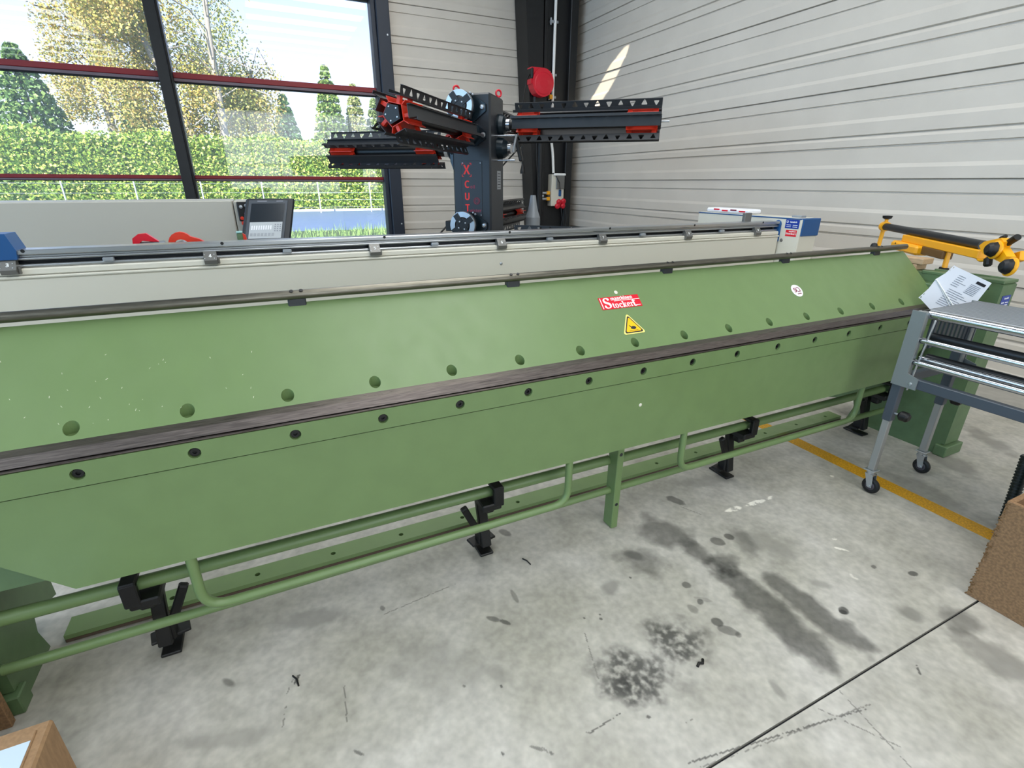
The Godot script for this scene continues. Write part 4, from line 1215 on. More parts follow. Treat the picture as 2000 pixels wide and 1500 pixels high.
func build_grey_machine() -> void:
	var t := thing("shearing_machine", "machine under a plain light grey cover by the window", "machine", Vector3(-1.4, 0, -5.2))
	part(MB.new().cspan(Vector3(-3.4, 0.35, -5.5), Vector3(-0.215, 1.405, -5.0), 0.008), "cover", M.grey_cover, t)
	part(MB.new().cspan(Vector3(-0.209, 0.35, -5.5), Vector3(0.02, 1.400, -5.004), 0.008), "side_cover", M.grey_cover, t)
	part(MB.new().span(Vector3(-3.3, 0.0, -5.45), Vector3(-0.05, 0.36, -5.05)), "plinth", M.dark_steel, t)
	# switch group beside the console
	var sw := part(MB.new().cspan(Vector3(-0.185, 1.24, -5.0), Vector3(-0.08, 1.395, -4.96), 0.006), "switch_box", M.black_plastic, t, "black switch box")
	for p in [[-0.155, 1.355, "zinc"], [-0.115, 1.365, "zinc"], [-0.125, 1.30, "maroon_print"], [-0.16, 1.265, "orange_paint"]]:
		sub(MB.new().lathe([Vector2(0, 0.022), Vector2(0.013, 0.02), Vector2(0.015, 0)], frame(Vector3(p[0], p[1], -4.96), Vector3.RIGHT, Vector3.BACK), 12), "button", M[p[2]], sw)
	sub(MB.new().lathe([Vector2(0, 0.03), Vector2(0.02, 0.025), Vector2(0.024, 0)], frame(Vector3(-0.15, 1.225, -4.985), Vector3.RIGHT, Vector3.BACK), 14), "button", M.orange_paint, sw)
	# console on its arm
	var bl := Vector3(-0.198, 1.075, -4.58)
	var br := Vector3(0.162, 1.073, -4.58)
	var tl := Vector3(-0.10, 1.430, -4.74)
	var f := frame((br + tl) / 2, br - bl, tl - bl)
	var ys := f.basis.y - f.basis.x * f.basis.x.dot(f.basis.y)
	# the plate leans, its sides follow the lean
	var w := (br - bl).length()
	var h := (tl - bl).length()
	var c := thing("control_console", "dark grey control console with screen and keypad on the light cover", "console", Vector3(0, 1.05, -4.66))
	part(MB.new().cbox(f.origin - f.basis.z * 0.03, Vector3(w, h, 0.06), 0.012, f.basis), "housing", M.anthracite, c)
	part(MB.new().cbox(f * Vector3(-0.012, 0.0, 0.002), Vector3(w * 0.80, h * 0.90, 0.008), 0.004, f.basis), "bezel", M.rail_slate, c)
	part(MB.new().box(f * Vector3(-0.012, h * 0.185, 0.0075), Vector3(w * 0.68, h * 0.38, 0.004), f.basis), "screen", mat("screen_dark", Color(0.12, 0.15, 0.18), 0.15), c, "dark screen")
	var kp := part(MB.new().box(f * Vector3(-0.012, -h * 0.185, 0.0075), Vector3(w * 0.66, h * 0.34, 0.004), f.basis), "keypad", mat("keypad_grey", Color(0.72, 0.74, 0.75), 0.5), c, "light grey membrane keypad")
	var kx := f.basis.x
	var ky := f.basis.y
	var k0: Vector3 = f * Vector3(-0.012, -h * 0.185, 0.0102)
	for i in 9:
		sub(MB.new().box(k0 + kx * (-0.10 + 0.017 * i) + ky * 0.022, Vector3(0.010, 0.034, 0.001), f.basis), "key", M.paper, kp)
	for i in 3:
		for j in 4:
			sub(MB.new().box(k0 + kx * (0.068 + 0.019 * i) + ky * (0.045 - 0.017 * j), Vector3(0.010, 0.009, 0.001), f.basis), "key", M.grey_print, kp)
	for i in 7:
		sub(MB.new().box(k0 + kx * (-0.10 + 0.026 * i) - ky * 0.036, Vector3(0.019, 0.024, 0.001), f.basis), "key", M.label_grey, kp)
	for s in [[-0.06, 0.07], [0.07, 0.05]]:
		part(MB.new().box(f * Vector3(s[0], h * 0.425, 0.0068), Vector3(s[1], 0.008, 0.002), f.basis), "print_line", M.grey_print, c)
	part(MB.new().cyl(Vector3(0.02, 1.2, -4.75), Vector3(0.0, 1.2, -4.998), 0.03, 12), "arm", M.dark_steel, c)
	# two clamps lying on the back of the white machine: red handle and orange claw
	var rc := thing("red_clamp", "small red lever clamp lying on the steel rail", "clamp", Vector3(-0.585, 1.18, -3.30))
	part(MB.new().prism([Vector2(-0.645, 1.235), Vector2(-0.64, 1.27), Vector2(-0.61, 1.292), Vector2(-0.575, 1.294), Vector2(-0.525, 1.25), Vector2(-0.56, 1.252), Vector2(-0.60, 1.257), Vector2(-0.625, 1.235)], Transform3D.IDENTITY, -3.34, -3.31), "handle", M.red_sticker, rc)
	part(MB.new().tube([Vector3(-0.64, 1.235, -3.325), Vector3(-0.50, 1.24, -3.325)], 0.014, 10), "screw_bar", M.zinc, rc)
	part(MB.new().span(Vector3(-0.63, 1.176, -3.345), Vector3(-0.50, 1.225, -3.30)), "foot", M.dark_steel, rc)
	var oc := thing("orange_claw", "curved orange claw clamp lying on the steel rail", "clamp", Vector3(-0.42, 1.18, -3.30))
	var arc := []
	for i in 9:
		var a := PI * (1.0 - i / 10.0)
		arc.append(Vector2(-0.425 + cos(a) * 0.06, 1.232 + sin(a) * 0.064))
	arc.append_array([Vector2(-0.335, 1.255), Vector2(-0.290, 1.220), Vector2(-0.38, 1.220)])
	for i in 7:
		var a := PI * (0.12 + i / 8.0)
		arc.append(Vector2(-0.425 + cos(a) * 0.036, 1.222 + sin(a) * 0.036))
	part(MB.new().prism(arc, Transform3D.IDENTITY, -3.345, -3.31), "claw", M.orange_paint, oc)
	part(MB.new().cyl(Vector3(-0.425, 1.228, -3.35), Vector3(-0.425, 1.228, -3.295), 0.022, 14), "pin", M.zinc, oc)
	part(MB.new().span(Vector3(-0.48, 1.176, -3.345), Vector3(-0.33, 1.222, -3.30)), "foot", M.dark_steel, oc)
	# small green and orange tool standing at the rail before the console
	var gt := thing("green_block_tool", "small green block with orange grip standing before the console", "tool", Vector3(-0.125, 1.176, -3.25))
	part(MB.new().cspan(Vector3(-0.148, 1.176, -3.27), Vector3(-0.118, 1.285, -3.23), 0.004), "block", M.stand_green, gt)
	part(MB.new().cspan(Vector3(-0.149, 1.285, -3.271), Vector3(-0.117, 1.295, -3.229), 0.003), "cap", mat("pale_teal", Color(0.55, 0.72, 0.70), 0.5), gt)
	part(MB.new().prism([Vector2(-0.118, 1.2165), Vector2(-0.100, 1.235), Vector2(-0.104, 1.275), Vector2(-0.118, 1.285)], Transform3D.IDENTITY, -3.26, -3.24), "grip", M.orange_paint, gt)


func tri_hole(r: float, flip: float) -> Callable:
	return func(a):
		var q := fposmod(a + flip, TAU / 3) - TAU / 6
		var k := minf(r * 0.56 / cos(q), r * 0.92)
		return Vector2(cos(a), sin(a)) * k


func channel_mesh(length: float) -> ArrayMesh:
	# one arm profile in its own axes: x across, y outwards, z along the arm
	var mb := MB.new()
	mb.span(Vector3(-0.044, -0.003, 0), Vector3(0.044, 0.0, length))
	mb.span(Vector3(-0.044, 0.0, 0), Vector3(-0.041, 0.020, length))
	var n := int(length / 0.1)
	var st := length / n
	var f := Transform3D(Basis(Vector3.BACK, Vector3.UP, Vector3.LEFT), Vector3(0.041, 0, 0))
	for i in n:
		mb.holed(f, i * st, (i + 1) * st, 0.0, 0.058, (i + 0.5) * st, 0.029, tri_hole(0.030 if i % 3 else 0.026, PI / 6 if i % 2 else -PI / 6), Vector3(0, 0, -0.003), false, true)
	mb.span(Vector3(0.038, 0.058, 0), Vector3(0.060, 0.061, length))
	return mb.mesh()


func mandrel(t: Node3D, base: Vector3, dir: Vector3, length: float, turn: float, pin := false) -> void:
	var y := Vector3.UP
	var f := Transform3D(Basis(y.cross(dir).normalized(), y, dir), base)
	var sh := put(MB.new().cyl(Vector3.ZERO, Vector3(0, 0, length), 0.046, 18).mesh(), "mandrel", M.black_steel, t, f, "coil mandrel with perforated channels")
	# bearing at its root
	var hz := frame(Vector3.ZERO, Vector3.RIGHT, Vector3.BACK)
	put(MB.new().lathe([Vector2(0, 0.075), Vector2(0.06, 0.075), Vector2(0.085, 0.055), Vector2(0.098, 0.02), Vector2(0.098, 0.0)], hz, 22).mesh(), "bearing", M.teal_casting, sh, Transform3D.IDENTITY)
	put(MB.new().lathe([Vector2(0.046, 0.115), Vector2(0.056, 0.112), Vector2(0.056, 0.078), Vector2(0.046, 0.075)], hz, 20).mesh(), "collar", M.chrome, sh, Transform3D.IDENTITY)
	var ch := channel_mesh(length - 0.16)
	for k in 5:
		var a := turn + TAU * k / 5
		var er := Vector3(cos(a), sin(a), 0)
		var et := Vector3(sin(a), -cos(a), 0)
		put(ch, "channel", M.dark_channel, sh, Transform3D(Basis(et, er, Vector3.BACK), er * 0.118 + Vector3(0, 0, 0.16)))
	for z in [[0.19, 0.40], [length - 0.30, length - 0.02]]:
		var hb := MB.new()
		for k in 5:
			var a := turn + TAU * k / 5
			var er := Vector3(cos(a), sin(a), 0)
			var et := Vector3(-sin(a), cos(a), 0)
			var b := Basis(et, er, et.cross(er))
			hb.box(er * 0.066 + Vector3(0, 0, (z[0] + z[1]) / 2), Vector3(0.088, 0.005, z[1] - z[0]), b)
			var m := Basis(Vector3.BACK, a + TAU / 10)
			hb.box(m * Vector3(0.098, 0, 0) + Vector3(0, 0, (z[0] + z[1]) / 2), Vector3(0.042, 0.005, (z[1] - z[0]) * 0.96), m)
			hb.box(er * 0.092 + et * 0.018 + Vector3(0, 0, z[0] + 0.03), Vector3(0.022, 0.05, 0.04), b)
			hb.box(er * 0.092 - et * 0.018 + Vector3(0, 0, z[1] - 0.03), Vector3(0.022, 0.05, 0.04), b)
		var h := put(hb.mesh(), "hub", M.orange_paint, sh, Transform3D.IDENTITY, "orange spreader hub")
	var pent := []
	for k in 5:
		var a := turn + TAU * (k + 0.5) / 5
		pent.append(Vector2(cos(a), sin(a)) * 0.066)
	put(MB.new().prism(pent, Transform3D.IDENTITY, length - 0.02, length + 0.006).mesh(), "end_cap", M.black_steel, sh, Transform3D.IDENTITY)
	for k in 5:
		var a := turn + TAU * (k + 0.5) / 5
		put(MB.new().lathe([Vector2(0, 0.004), Vector2(0.005, 0.003), Vector2(0.006, 0)], frame(Vector3(cos(a), sin(a), 0) * 0.045 + Vector3(0, 0, length + 0.006), Vector3.RIGHT, Vector3.BACK), 8).mesh(), "screw", M.zinc, sh, Transform3D.IDENTITY)
	if pin:
		put(MB.new().cyl(Vector3(0, 0, length), Vector3(0, 0, length + 0.075), 0.007, 8).mesh(), "pin", M.zinc, sh, Transform3D.IDENTITY)


func build_tower() -> void:
	var at := Vector3(2.016, 0, -5.032)
	var t := thing("decoiler_tower", "tall dark grey decoiler tower with red letters and arms of perforated channels", "machine", at, deg_to_rad(-41))
	var w := 0.193
	var d := 0.21
	part(MB.new().cspan(Vector3(-w, 0.10, -d), Vector3(w, 2.311, d), 0.016), "post", M.anthracite, t)
	part(MB.new().cspan(Vector3(-0.45, 0.0, -0.5), Vector3(0.45, 0.10, 0.5), 0.01), "base", M.anthracite, t)
	# lifting eyes
	for x in [[-0.15, 0.16], [0.16, -0.16]]:
		part(MB.new().torus(Vector3(x[0], 2.352, x[1]), Vector3(0.7, 0, 0.7), 0.028, 0.009, 18, 8).cyl(Vector3(x[0], 2.31, x[1]), Vector3(x[0], 2.328, x[1]), 0.012, 10), "lifting_eye", M.red_plastic, t)
	# front hubs without arms: silver ring and black core on a cast bearing
	for y in [2.195, 1.165]:
		var fz := frame(Vector3(-0.055, y, d), Vector3.RIGHT, Vector3.BACK)
		var b := part(MB.new().lathe([Vector2(0.0, 0.09), Vector2(0.07, 0.09), Vector2(0.105, 0.06), Vector2(0.118, 0.0)], fz, 24), "bearing", M.teal_casting, t)
		sub(MB.new().lathe([Vector2(0.078, 0.15), Vector2(0.126, 0.15), Vector2(0.130, 0.14), Vector2(0.130, 0.115), Vector2(0.078, 0.115), Vector2(0.078, 0.15)], fz, 32), "ring", M.steel, b, "silver ring")
		sub(MB.new().lathe([Vector2(0, 0.156), Vector2(0.065, 0.156), Vector2(0.072, 0.148), Vector2(0.072, 0.09)], fz, 20), "core", M.black_steel, b)
		for k in 4:
			var a := 0.6 + TAU * k / 4
			var m := Basis(Vector3.BACK, a)
			sub(MB.new().box(Vector3(-0.055, y, d + 0.152) + m * Vector3(0.075, 0, 0), Vector3(0.09, 0.052, 0.016), m), "jaw", M.black_steel, b)
			sub(MB.new().lathe([Vector2(0, 0.006), Vector2(0.007, 0.004), Vector2(0.009, 0)], frame(Vector3(-0.055, y, d + 0.158) + m * Vector3(0.042, 0, 0), Vector3.RIGHT, Vector3.BACK), 8), "screw", M.zinc, b)
		var fl := part(MB.new().prism([Vector2(-0.17, y + 0.11), Vector2(0.02, y + 0.115), Vector2(0.155, y + 0.02), Vector2(0.155, y - 0.035), Vector2(0.05, y - 0.115), Vector2(-0.16, y - 0.115)], Transform3D.IDENTITY, d, d + 0.022), "flange", M.teal_casting, t)
		for q in [[0.125, -0.005, 0.024], [-0.155, 0.105, 0.011], [0.012, 0.112, 0.011], [0.035, 0.098, 0.012]]:
			sub(MB.new().lathe([Vector2(0, q[2] * 0.9), Vector2(q[2] * 0.7, q[2] * 0.8), Vector2(q[2], 0)], frame(Vector3(q[0], y + q[1], d + 0.022), Vector3.RIGHT, Vector3.BACK), 12), "bolt", M.zinc, fl)
	# arms
	mandrel(t, Vector3(0.0, 1.975, d), Vector3.BACK, 1.52, deg_to_rad(78))
	var fl2 := part(MB.new().prism([Vector2(-0.05, 2.06), Vector2(0.06, 2.06), Vector2(0.155, 1.99), Vector2(0.155, 1.935), Vector2(0.06, 1.87), Vector2(-0.05, 1.87)], Transform3D.IDENTITY, d, d + 0.022), "flange", M.teal_casting, t)
	sub(MB.new().lathe([Vector2(0, 0.02), Vector2(0.017, 0.018), Vector2(0.024, 0)], frame(Vector3(0.127, 1.962, d + 0.022), Vector3.RIGHT, Vector3.BACK), 12), "bolt", M.zinc, fl2)
	mandrel(t, Vector3(w, 2.067, -0.07), Vector3.RIGHT, 1.51, deg_to_rad(36), true)
	mandrel(t, Vector3(-w, 1.838, 0.10), Vector3.LEFT, 1.38, deg_to_rad(36))
	mandrel(t, Vector3(0.0, 2.10, -d), Vector3.FORWARD, 1.3, deg_to_rad(80))
	mandrel(t, Vector3(0.0, 1.20, -d), Vector3.FORWARD, 1.3, deg_to_rad(60))
	mandrel(t, Vector3(w, 0.97, -0.02), Vector3.RIGHT, 1.45, deg_to_rad(90))
	# lower bearing on the right side, between bright rods, and a hanging jaw
	var sx := frame(Vector3(w, 1.865, -0.05), Vector3.BACK, Vector3.RIGHT)
	var lb := part(MB.new().lathe([Vector2(0, 0.10), Vector2(0.06, 0.10), Vector2(0.09, 0.06), Vector2(0.098, 0.0)], sx, 22), "bearing", M.teal_casting, t)
	sub(MB.new().lathe([Vector2(0, 0.135), Vector2(0.05, 0.13), Vector2(0.05, 0.10)], sx, 18), "collar", M.chrome, lb)
	for y in [1.965, 1.752]:
		part(MB.new().cyl(Vector3(w - 0.01, y, 0.08), Vector3(w + 0.20, y, 0.08), 0.009, 8), "rod", M.chrome, t)
	part(MB.new().cbox(Vector3(w + 0.22, 1.86, 0.02), Vector3(0.035, 0.24, 0.05), 0.008, Basis(Vector3.BACK, 0.25)), "jaw", M.black_steel, t)
	part(MB.new().cbox(Vector3(w + 0.19, 1.90, 0.03), Vector3(0.02, 0.16, 0.06), 0.004, Basis(Vector3.BACK, -0.2)), "jaw_plate", M.label_grey, t)
	# left corner bracket and lower left box
	part(MB.new().prism([Vector2(-w - 0.03, 1.74), Vector2(-w, 1.66), Vector2(-w, 1.93), Vector2(-w - 0.03, 1.93)], Transform3D.IDENTITY, -0.02, 0.19), "corner_bracket", M.teal_casting, t)
	part(MB.new().cspan(Vector3(-w - 0.12, 1.09, 0.0), Vector3(-w, 1.19, 0.17), 0.006), "motor_box", M.black_steel, t)
	# lettered plate
	var pl := part(MB.new().cspan(Vector3(-0.105, 1.235, d), Vector3(0.105, 1.745, d + 0.005), 0.002), "name_plate", M.anthracite, t, "dark plate with red letters")
	var z := d + 0.0058
	for l in [["X", 1.665, 0.115], ["C", 1.535, 0.092], ["U", 1.425, 0.092], ["T", 1.320, 0.092]]:
		words(l[0], l[2], M.red_print, pl, Transform3D(Basis.IDENTITY, Vector3(-0.05, l[1], z)), true, "Droid Sans", 0.95)
	words("oil", 0.042, M.maroon_print, pl, Transform3D(Basis.IDENTITY, Vector3(0.008, 1.513, z)))
	words("wister", 0.042, M.maroon_print, pl, Transform3D(Basis.IDENTITY, Vector3(0.032, 1.296, z)))
	for c in [[-1, 1], [1, 1], [-1, -1], [1, -1]]:
		sub(MB.new().box(Vector3(-0.05 + c[0] * 0.038, 1.665 + c[1] * 0.058, z), Vector3(0.018, 0.005, 0.001)).box(Vector3(-0.05 + c[0] * 0.046, 1.665 + c[1] * 0.050, z), Vector3(0.005, 0.018, 0.001)), "corner_mark", M.red_print, pl)
		sub(MB.new().lathe([Vector2(0, 0.004), Vector2(0.005, 0.003), Vector2(0.006, 0)], frame(Vector3(c[0] * 0.09, 1.49 + c[1] * 0.235, d + 0.005), Vector3.RIGHT, Vector3.BACK), 8), "screw", M.zinc, pl)
	var ic := MB.new().torus(Vector3(0.048, 1.385, z), Vector3.BACK, 0.030, 0.003, 22, 6)
	for k in 9:
		var m := Basis(Vector3.BACK, TAU * k / 9)
		ic.box(Vector3(0.048, 1.385, z) + m * Vector3(0.020, 0, 0), Vector3(0.016, 0.005, 0.001), m)
	sub(ic, "emblem", M.maroon_print, pl)
	var rp := part(MB.new().span(Vector3(w, 1.49, -0.11), Vector3(w + 0.0015, 1.66, 0.01)), "rating_plate", M.label_grey, t, "small grey rating plate")
	for k in 6:
		sub(MB.new().box(Vector3(w + 0.002, 1.51 + 0.025 * k, -0.05), Vector3(0.001, 0.006, 0.09)), "print_line", M.dark_print, rp)


func build_column() -> void:
	var t := thing("steel_column", "black steel column in the corner of the hall", "column", Vector3(4.8, 0, -8.7))
	part(MB.new().prism([Vector2(4.53, 0), Vector2(4.62, 0), Vector2(4.56, 5.5), Vector2(4.17, 5.5)], Transform3D.IDENTITY, -8.9, -8.5), "haunch", M.column_black, t)
	part(MB.new().span(Vector3(4.60, 0, -8.9), Vector3(5.10, 5.5, -8.6)), "web", M.column_black, t)
	part(MB.new().cspan(Vector3(4.62, 0, -8.62), Vector3(4.68, 5.5, -8.53), 0.01), "rib", M.column_black, t)
	part(MB.new().cspan(Vector3(5.09, 0, -8.9), Vector3(5.235, 5.5, -8.5), 0.01), "flange", M.column_black, t)
	part(MB.new().tube([Vector3(4.56, 0.3, -8.46), Vector3(4.545, 2.6, -8.46)], 0.055, 14), "drain_pipe", M.black_plastic, t)
	part(MB.new().cyl(Vector3(4.551, 1.86, -8.46), Vector3(4.551, 1.93, -8.46), 0.062, 14), "pipe_collar", M.black_plastic, t)
	# conduit with clips
	var c := thing("conduit", "thin white pipe clipped to the black column", "pipe", Vector3(4.82, 1.7, -8.56))
	part(MB.new().pipe([Vector3(4.83, 5.45, -8.56), Vector3(4.815, 2.25, -8.56), Vector3(4.85, 2.05, -8.55), Vector3(4.87, 1.72, -8.54)], 0.024, 0.1, 12), "pipe", M.white_print, c)
	for y in [4.0, 3.25, 2.92, 2.30]:
		part(MB.new().cspan(Vector3(4.73, y - 0.02, -8.6), Vector3(4.88, y + 0.02, -8.545), 0.006).cyl(Vector3(4.745, y - 0.045, -8.56), Vector3(4.745, y + 0.05, -8.56), 0.016, 8), "clip", M.label_grey, c)
	part(MB.new().cspan(Vector3(4.735, 2.885, -8.57), Vector3(4.80, 2.955, -8.52), 0.006), "valve", M.yellow_paint, c)
	# cable reel
	var r := thing("cable_reel", "round red cable reel hung on the black column", "reel", Vector3(4.48, 2.85, -8.42))
	var prof := []
	for i in 28:
		var a := TAU * i / 28
		prof.append(Vector2(4.475 + cos(a) * 0.195, 3.075 + sin(a) * 0.205))
	part(MB.new().prism(prof, Transform3D.IDENTITY, -8.44, -8.27), "drum", M.red_plastic, r)
	part(MB.new().prism([Vector2(4.27, 3.05), Vector2(4.27, 3.285), Vector2(4.48, 3.285), Vector2(4.63, 3.22), Vector2(4.67, 3.1), Vector2(4.47, 3.1)], Transform3D.IDENTITY, -8.45, -8.30), "housing", M.red_plastic, r)
	part(MB.new().lathe([Vector2(0, 0.018), Vector2(0.075, 0.018), Vector2(0.15, 0.008), Vector2(0.165, 0)], frame(Vector3(4.48, 3.06, -8.27), Vector3.RIGHT, Vector3.BACK), 26), "cover", M.red_plastic, r)
	part(MB.new().cspan(Vector3(4.262, 3.12, -8.45), Vector3(4.30, 3.27, -8.28), 0.01), "outlet", M.black_plastic, r)
	part(MB.new().cspan(Vector3(4.38, 2.72, -8.5), Vector3(4.62, 2.90, -8.40), 0.02), "bracket", M.black_plastic, r)
	part(MB.new().tube([Vector3(4.27, 3.20, -8.36), Vector3(4.20, 3.10, -8.33), Vector3(4.14, 2.85, -8.32), Vector3(4.11, 2.4, -8.32), Vector3(4.14, 1.82, -8.32)], 0.009, 8), "cable", M.black_plastic, r)
	part(MB.new().lathe([Vector2(0, 0.0), Vector2(0.045, 0.0), Vector2(0.045, 0.04), Vector2(0.018, 0.15), Vector2(0, 0.16)], Transform3D(Basis.IDENTITY, Vector3(4.14, 1.70, -8.32)), 12), "plug", M.black_plastic, r)
	# power socket box
	var b := thing("socket_box", "white power distribution box with red sockets on the black column", "socket box", Vector3(4.93, 1.18, -8.5))
	part(MB.new().cspan(Vector3(4.80, 1.16, -8.62), Vector3(5.06, 1.70, -8.46), 0.01), "case", M.white_paint, b)
	part(MB.new().cspan(Vector3(4.885, 1.45, -8.465), Vector3(5.055, 1.675, -8.435), 0.008), "breaker_window", M.stop_grey, b, "grey breaker cover")
	part(MB.new().cspan(Vector3(4.83, 1.675, -8.47), Vector3(5.07, 1.715, -8.42), 0.012), "hood", M.white_print, b)
	part(MB.new().cspan(Vector3(4.945, 1.33, -8.46), Vector3(4.995, 1.44, -8.44), 0.004), "switch", M.blue_paint, b)
	part(MB.new().tube([Vector3(4.87, 1.67, -8.44), Vector3(4.93, 1.56, -8.41), Vector3(4.96, 1.42, -8.42)], 0.007, 6), "lead", M.black_plastic, b)
	for p in [[4.955, 1.235], [5.045, 1.245], [4.925, 1.165], [5.035, 1.165]]:
		part(MB.new().lathe([Vector2(0, 0.05), Vector2(0.032, 0.05), Vector2(0.05, 0.03), Vector2(0.05, 0)], frame(Vector3(p[0], p[1], -8.46), Vector3.RIGHT, Vector3(0, -0.35, 0.94)), 16), "socket", M.red_plastic, b)
	for p in [[5.0, 0.75], [5.09, 0.78]]:
		part(MB.new().tube([Vector3(p[0] - 0.01, 1.13, -8.42), Vector3(p[0] + 0.01, 0.95, -8.40), Vector3(p[0] - 0.03, 0.4, -8.43)], 0.011, 7), "cable", M.black_plastic, b)
	# air couplings
	var v := thing("air_coupling", "pair of brass and yellow air couplings beside the socket box", "coupling", Vector3(4.7, 1.25, -8.5))
	for y in [1.385, 1.285]:
		part(MB.new().cyl(Vector3(4.60, y, -8.5), Vector3(4.73, y, -8.5), 0.022, 10), "nipple", M.zinc, v)
		part(MB.new().cspan(Vector3(4.715, y - 0.03, -8.53), Vector3(4.78, y + 0.03, -8.47), 0.008), "valve", M.yellow_paint, v)
	part(MB.new().cyl(Vector3(4.52, 1.335, -8.44), Vector3(4.62, 1.335, -8.44), 0.025, 10).span(Vector3(4.60, 1.27, -8.52), Vector3(4.62, 1.40, -8.47)), "manifold", M.zinc, v)
	# cords and a white canister on the floor at the tower
	var k := thing("hanging_cord", "black cord hanging along the black column", "cord", Vector3(4.5, 0.4, -8.4))
	part(MB.new().tube([Vector3(4.40, 2.5, -8.35), Vector3(4.43, 1.9, -8.36), Vector3(4.50, 1.3, -8.38), Vector3(4.53, 0.4, -8.39)], 0.011, 7), "cord", M.black_plastic, k)
	var dr := thing("tower_stay", "thin dark rod running slantwise behind the decoiler tower", "rod", Vector3(2.6, 0, -7.2))
	part(MB.new().cyl(Vector3(4.55, 2.55, -8.3), Vector3(0.9, 0.0, -6.2), 0.012, 8), "rod", M.black_steel, dr)
	var cn := thing("canister", "pale translucent plastic canister beside the decoiler tower", "canister", Vector3(2.85, 0, -5.45))
	part(MB.new().span(Vector3(2.73, 0, -5.57), Vector3(2.97, 0.95, -5.33)), "stand", M.dark_steel, cn)
	part(MB.new().lathe([Vector2(0, 0.95), Vector2(0.075, 0.95), Vector2(0.085, 0.97), Vector2(0.085, 1.18), Vector2(0.06, 1.25), Vector2(0.045, 1.32), Vector2(0.03, 1.42), Vector2(0, 1.42)], Transform3D(Basis.IDENTITY, Vector3(2.85, 0, -5.45)), 20), "bottle", M.label_grey, cn)


